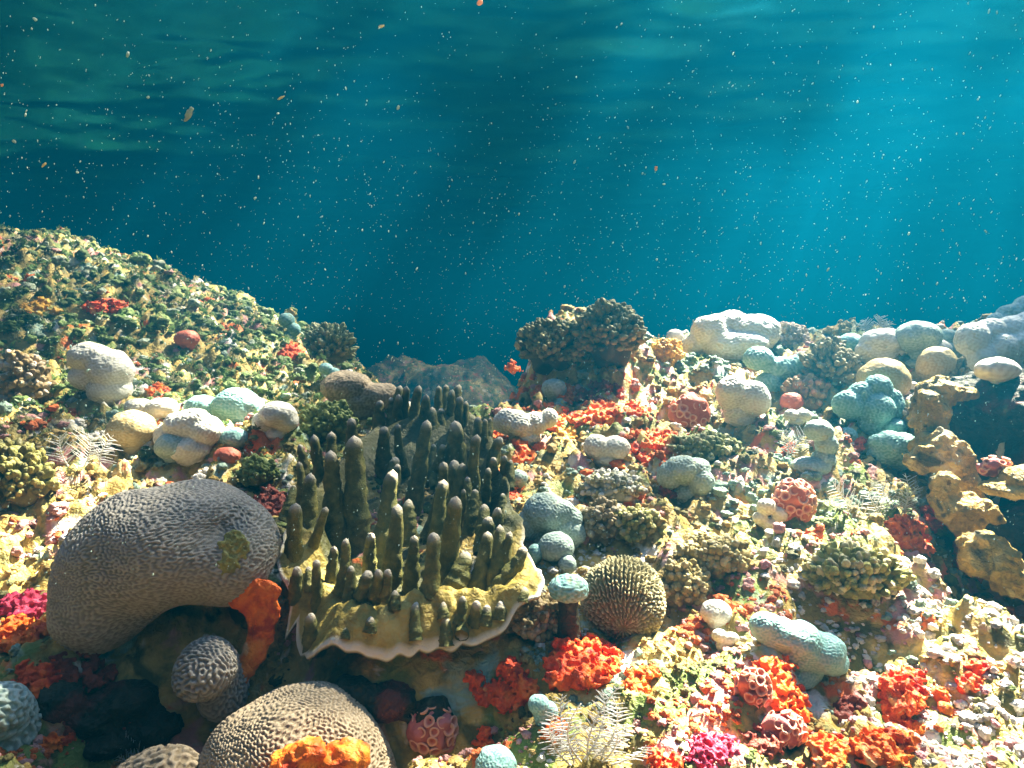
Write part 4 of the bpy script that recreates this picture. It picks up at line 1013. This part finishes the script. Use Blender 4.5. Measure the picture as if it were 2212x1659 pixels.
# orange drape under the big dome
q0 = at(548, 1262, 1.21); s = mpp(q0); ells = []
for (vx, vy, rx, rz, dy) in ((555, 1278, 42, 26, 0), (562, 1320, 34, 38, .0), (560, 1365, 25, 36, .0), (546, 1408, 22, 30, -.01), (528, 1440, 18, 26, -.01), (530, 1300, 34, 20, .0), (514, 1468, 13, 22, -.02)):
    ells.append((at(vx + 4, vy, 1.24 + dy), np.array([rx * 1.2, 13, rz * 1.08]) * s))
f0 = field(ells, 12 * s)
V, F = nets(lambda P: f0(P) + 3.0 * s * pnoise(P / (12 * s), 5) + 1.5 * s * pnoise(P / (5 * s), 6), *bounds(ells, 6 * s), 2.0 * s)
tag(mk("orange_sponge", V, F, SO, loc=(q0[0], q0[1], q0[2] - .1)), "orange sponge sheet hanging under the right end of the largest brain coral", "sponge")

# ------------------------------------------------------------------ cup corals
CG = "clusters of cup coral"
cup_coral((1668, 1032, 1762, 1134), M['cup'], "salmon red cup coral column patterned with rings, right of the white lumpy coral", 34, CG, pr=.12)
cup_coral((880, 1522, 990, 1630), M['cuppink'], "pink cup coral cluster with open cups right of the tan brain coral dome", 24, CG, pr=.14)
cup_coral((1588, 1442, 1668, 1534), M['cup'], "salmon cup coral cluster left of the upright orange sponge tongue", 22, CG, pr=.14)
cup_coral((1640, 1536, 1742, 1614), M['cuppink'], "pink cup coral bowl below the upright orange sponge tongue", 26, CG, pr=.14)
cup_coral((934, 1436, 986, 1482), M['cuppink'], "small dusky pink cup coral in the shade under the finger coral plate", 12, CG, dist=1.22, pr=.19)
cup_coral((894, 1478, 924, 1514), M['cuppink'], "smallest dim cup coral left of the dusky pink one in the shade", 8, CG, dist=1.2, pr=.22)
cup_coral((2112, 984, 2186, 1034), M['cuppink'], "dull red cup coral inside the dark hollow at the right edge", 14, CG, dist=1.62, pr=.16)
cup_coral((1442, 850, 1534, 934), M['cup'], "dull red cup coral on the shaded slope right of the orange sponges", 26, CG, pr=.12)

# ------------------------------------------------------------------ overhanging boulder with the yellow humps at the right
def blob(ells_v, m, name, label, cat, k, nz, res, group=None):
    ells = [(at(vx, vy, y), np.array([rx, ry, rz]) * (1.25 if group else 1) * mpp(at(vx, vy, y))) for (vx, vy, y, rx, ry, rz) in ells_v]
    s = mpp(ells[0][0]); f0 = field(ells, k * s)
    V, F = nets(lambda P: f0(P) + nz * s * (pnoise(P / (30 * s), 5) + .5 * pnoise(P / (13 * s), 6)), *bounds(ells, nz * s + 4 * s), res * s)
    lo = min(ells, key=lambda e: e[0][2])[0]
    return tag(mk(name, V, F, m, loc=(lo[0], lo[1], float(V[:, 2].min()))), label, cat, group)
blob([(2190, 850, 2.02, 150, 110, 50), (2200, 960, 2.06, 150, 90, 110), (2190, 1090, 2.02, 130, 110, 90), (2270, 890, 1.88, 120, 110, 60), (2090, 930, 2.0, 70, 70, 85), (2090, 1030, 1.9, 60, 60, 60), (2220, 1180, 1.82, 110, 70, 90)],
     M['rock'], "boulder", "dark overhanging boulder at the right edge with a shaded hollow under it", "boulder", 30, 9, 4)
Yg = "yellow humps of sponge beside the dark hollow"
YL = M['yellow']
YL = mat("yellow_ledge_skin", [(.32, (.16, .10, .02)), (.46, (.40, .26, .05)), (.58, (.60, .45, .18)), (.70, (.80, .74, .60))], 9, 7, 1.0, 110, .6, .25, bdist=.012, patches=[(11, .55, .62, (.09, .075, .03)), (34, .60, .66, (.20, .12, .02))])
Yg = "yellow sponge humps round the dark hollow"
blob([(2030, 848, 1.90, 34, 30, 24), (2010, 890, 1.88, 26, 30, 40), (2006, 930, 1.87, 22, 26, 30), (2062, 850, 1.92, 34, 24, 14), (2000, 965, 1.85, 26, 26, 22)], YL, "yellow_sponge", "upper yellow hump lit on its top, left of the dark hollow", "sponge", 16, 13, 1.8, Yg)
blob([(2030, 965, 1.80, 34, 28, 30), (2000, 992, 1.79, 40, 26, 22), (2058, 1000, 1.79, 32, 28, 36), (2082, 1045, 1.78, 24, 24, 36), (2104, 1085, 1.77, 18, 22, 28)], YL, "yellow_sponge", "tall cream and yellow hump leaning towards the dark hollow", "sponge", 16, 13, 1.8, Yg)
blob([(2036, 1066, 1.70, 20, 22, 40), (2066, 1100, 1.68, 30, 26, 24), (2098, 1090, 1.68, 26, 22, 18), (2128, 1106, 1.67, 20, 18, 13), (2152, 1122, 1.66, 16, 12, 9), (2090, 1135, 1.67, 24, 24, 26)], YL, "yellow_sponge", "lowest yellow hump with a finger pointing into the dark hollow", "sponge", 14, 11, 1.8, Yg)
blob([(2190, 1056, 1.58, 50, 34, 14), (2226, 1036, 1.58, 50, 34, 26), (2150, 1050, 1.59, 26, 20, 8)], YL, "yellow_sponge", "yellow plate reaching in from the right edge below the dark hollow", "sponge", 14, 6, 1.8, Yg)
blob([(2120, 1175, 1.58, 34, 30, 22), (2156, 1210, 1.56, 34, 30, 30), (2110, 1215, 1.56, 30, 26, 26), (2190, 1250, 1.54, 36, 30, 30)], YL, "yellow_sponge", "yellow and white crusted ledge at the foot of the dark hollow", "sponge", 14, 13, 2, Yg)

def ledge(pts, label, seed):  # adds a near-black rock lump as painted shade in a hollow
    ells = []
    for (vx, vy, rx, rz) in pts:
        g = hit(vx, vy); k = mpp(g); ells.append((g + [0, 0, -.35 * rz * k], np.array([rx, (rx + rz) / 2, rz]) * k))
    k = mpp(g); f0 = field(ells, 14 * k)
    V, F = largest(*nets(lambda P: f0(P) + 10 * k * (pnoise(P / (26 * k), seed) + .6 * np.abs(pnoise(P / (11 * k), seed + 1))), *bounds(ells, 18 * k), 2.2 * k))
    tag(mk("shade_rock", V, F, M['rock'], loc=V[V[:, 2].argmin()]), label, "rock")  # near-black lump added to darken a shaded hollow by its colour
ledge([(120, 1500, 60, 44), (190, 1530, 60, 50), (270, 1500, 70, 50), (330, 1560, 60, 40), (230, 1590, 60, 36)], "near-black rock added as painted shade below the largest brain coral", 15)
ledge([(590, 1500, 40, 34), (680, 1470, 60, 34), (760, 1485, 60, 36), (840, 1500, 60, 40), (930, 1530, 50, 40)], "near-black rock added as painted shade under the front rim of the finger coral", 17)
# ------------------------------------------------------------------ hydroids
hydroid([(1250, 1640, 1215, 1500, 40, 13), (1262, 1640, 1300, 1490, 46, 15), (1270, 1650, 1345, 1475, 42, 15), (1240, 1650, 1170, 1570, 34, 10), (1300, 1640, 1375, 1560, 34, 10), (1290, 1655, 1330, 1570, 30, 10), (1235, 1655, 1195, 1545, 34, 11), (1280, 1640, 1325, 1510, 40, 13), (1255, 1645, 1255, 1520, 36, 12), (1310, 1655, 1395, 1610, 26, 9)], "whitish branching hydroid spreading at the bottom between scarlet sponges", .8)
hydroid([(1880, 1125, 1800, 1042, 38, 12), (1895, 1130, 1868, 1060, 34, 10), (1850, 1130, 1830, 1080, 24, 8)], "pale feathery hydroid right of the ring-patterned cup coral column", .5)
hydroid([(1940, 1115, 1905, 1040, 30, 10), (1945, 1115, 1955, 1022, 32, 11), (1955, 1112, 1985, 1050, 26, 9)], "straggly hydroid between the feathery one and the yellow humps", .5)
hydroid([(1705, 992, 1762, 915, 34, 12), (1700, 985, 1690, 925, 26, 9)], "feathery hydroid in front of the grey crescent-shaped coral", .5)
hydroid([(1880, 722, 1870, 690, 22, 9), (1890, 722, 1900, 682, 24, 9), (1898, 724, 1928, 694, 20, 8)], "pale hydroid tuft on top of the cream dome against the water", .5)
hydroid([(150, 1010, 130, 940, 50, 10), (180, 1010, 190, 935, 50, 12), (215, 1005, 245, 940, 40, 10)], "wide feathery hydroid on the left slope in front of the tan coral ball", .5)
hydroid([(330, 1660, 260, 1600, 46, 14), (300, 1660, 220, 1620, 40, 12)], "dim greenish hydroid in the shade at the bottom left", .5)

# ------------------------------------------------------------------ single flakes drifting in the water
def flake(vx, vy, y, w, l, tilt, m, label):
    q = at(vx, vy, y); s = mpp(q); v, f = ico(3)
    v = v * np.array([l / 2, w / 3, w / 2]) * s * .75; v = v * (1 + .5 * pnoise(v / (w * .45 * s), int(vx) % 50))[:, None]
    c, sn = math.cos(tilt), math.sin(tilt); v = np.stack([v[:, 0] * c - v[:, 2] * sn, v[:, 1], v[:, 0] * sn + v[:, 2] * c], 1)
    tag(mk("drifting_flake", v + q, f, m, loc=q), label, "flake")
flake(607, 211, .9, 6, 22, .5, M['flake'], "yellow stick-like flake in the dark water above the left mound")
flake(408, 246, .8, 16, 50, 1.1, M['paleflake'], "largest pale translucent flake in the dark water on the left")
flake(1417, 364, .9, 8, 15, 1.4, M['orangeflake'], "orange and white flake in the teal water right of centre")
flake(1037, 6, .9, 14, 18, .8, M['orangeflake'], "orange flake cut by the top edge near the centre")
flake(860, 232, .9, 8, 11, 1.2, M['paleflake'], "round pale flake in the dark water left of centre")
flake(320, 210, .8, 7, 9, .3, M['snow'], "bright white speck between the left edge and the largest pale flake")
flake(30, 305, .8, 8, 10, -.5, M['snow'], "bright white speck near the left edge above the mound")
flake(167, 372, .8, 6, 9, -.3, M['snow'], "white speck low over the crest of the left mound")
flake(76, 42, .8, 8, 12, -.6, M['snow'], "white speck in the top left corner")
flake(551, 428, .9, 6, 9, .9, M['snow'], "white speck over the gully between mound and knoll")
flake(824, 57, .9, 8, 16, .2, M['flake'], "yellowish flake near the top, left of centre")
flake(4, 184, .8, 8, 9, -.5, M['orangeflake'], "orange speck at the left edge in the dark water")
flake(95, 356, .9, 6, 18, .7, M['flake'], "dull yellow sliver over the left mound")

# ------------------------------------------------------------------ ground cover and marine snow
V, F, C = rubble(64000, .0026, .0130)
tag(mk("coral_rubble", V, F, M['rubble'], colors=C), kind="stuff")
V, F, C = turf(60000)
tag(mk("algae_turf", V, F, M['leaf'], colors=C, smooth=False), kind="stuff")
n = 19000
a = rng.uniform(-50, 50, n) * math.pi / 180; r = .45 + 3.2 * rng.uniform(0, 1, n) ** .8; el = rng.uniform(-.32, .62, n)
x = r * np.sin(a); y = r * np.cos(a); z = r * np.tan(el)
ok = (z > H(x, y, False) + .05) & (z < .80)
x, y, z, r = x[ok], y[ok], z[ok], r[ok]; n = len(x)
v, f = ico(0)
sz = .00036 * np.exp(.45 * rng.normal(size=n)) * (.35 + .65 * r)
dr = rng.normal(size=(n, 3)) * .35 + np.array([.25, 0, 1.0]); dr /= np.linalg.norm(dr, axis=1)[:, None]
w = v[None] * sz[:, None, None]
w = w + (np.einsum('nkj,nj->nk', w, dr) * rng.uniform(.3, 1.8, n)[:, None])[..., None] * dr[:, None]
V = (w + np.stack([x, y, z], 1)[:, None]).reshape(-1, 3); F = (f[None] + (np.arange(n) * 12)[:, None, None]).reshape(-1, 3)
tag(mk("marine_snow", V, F, M['snow']), kind="stuff")
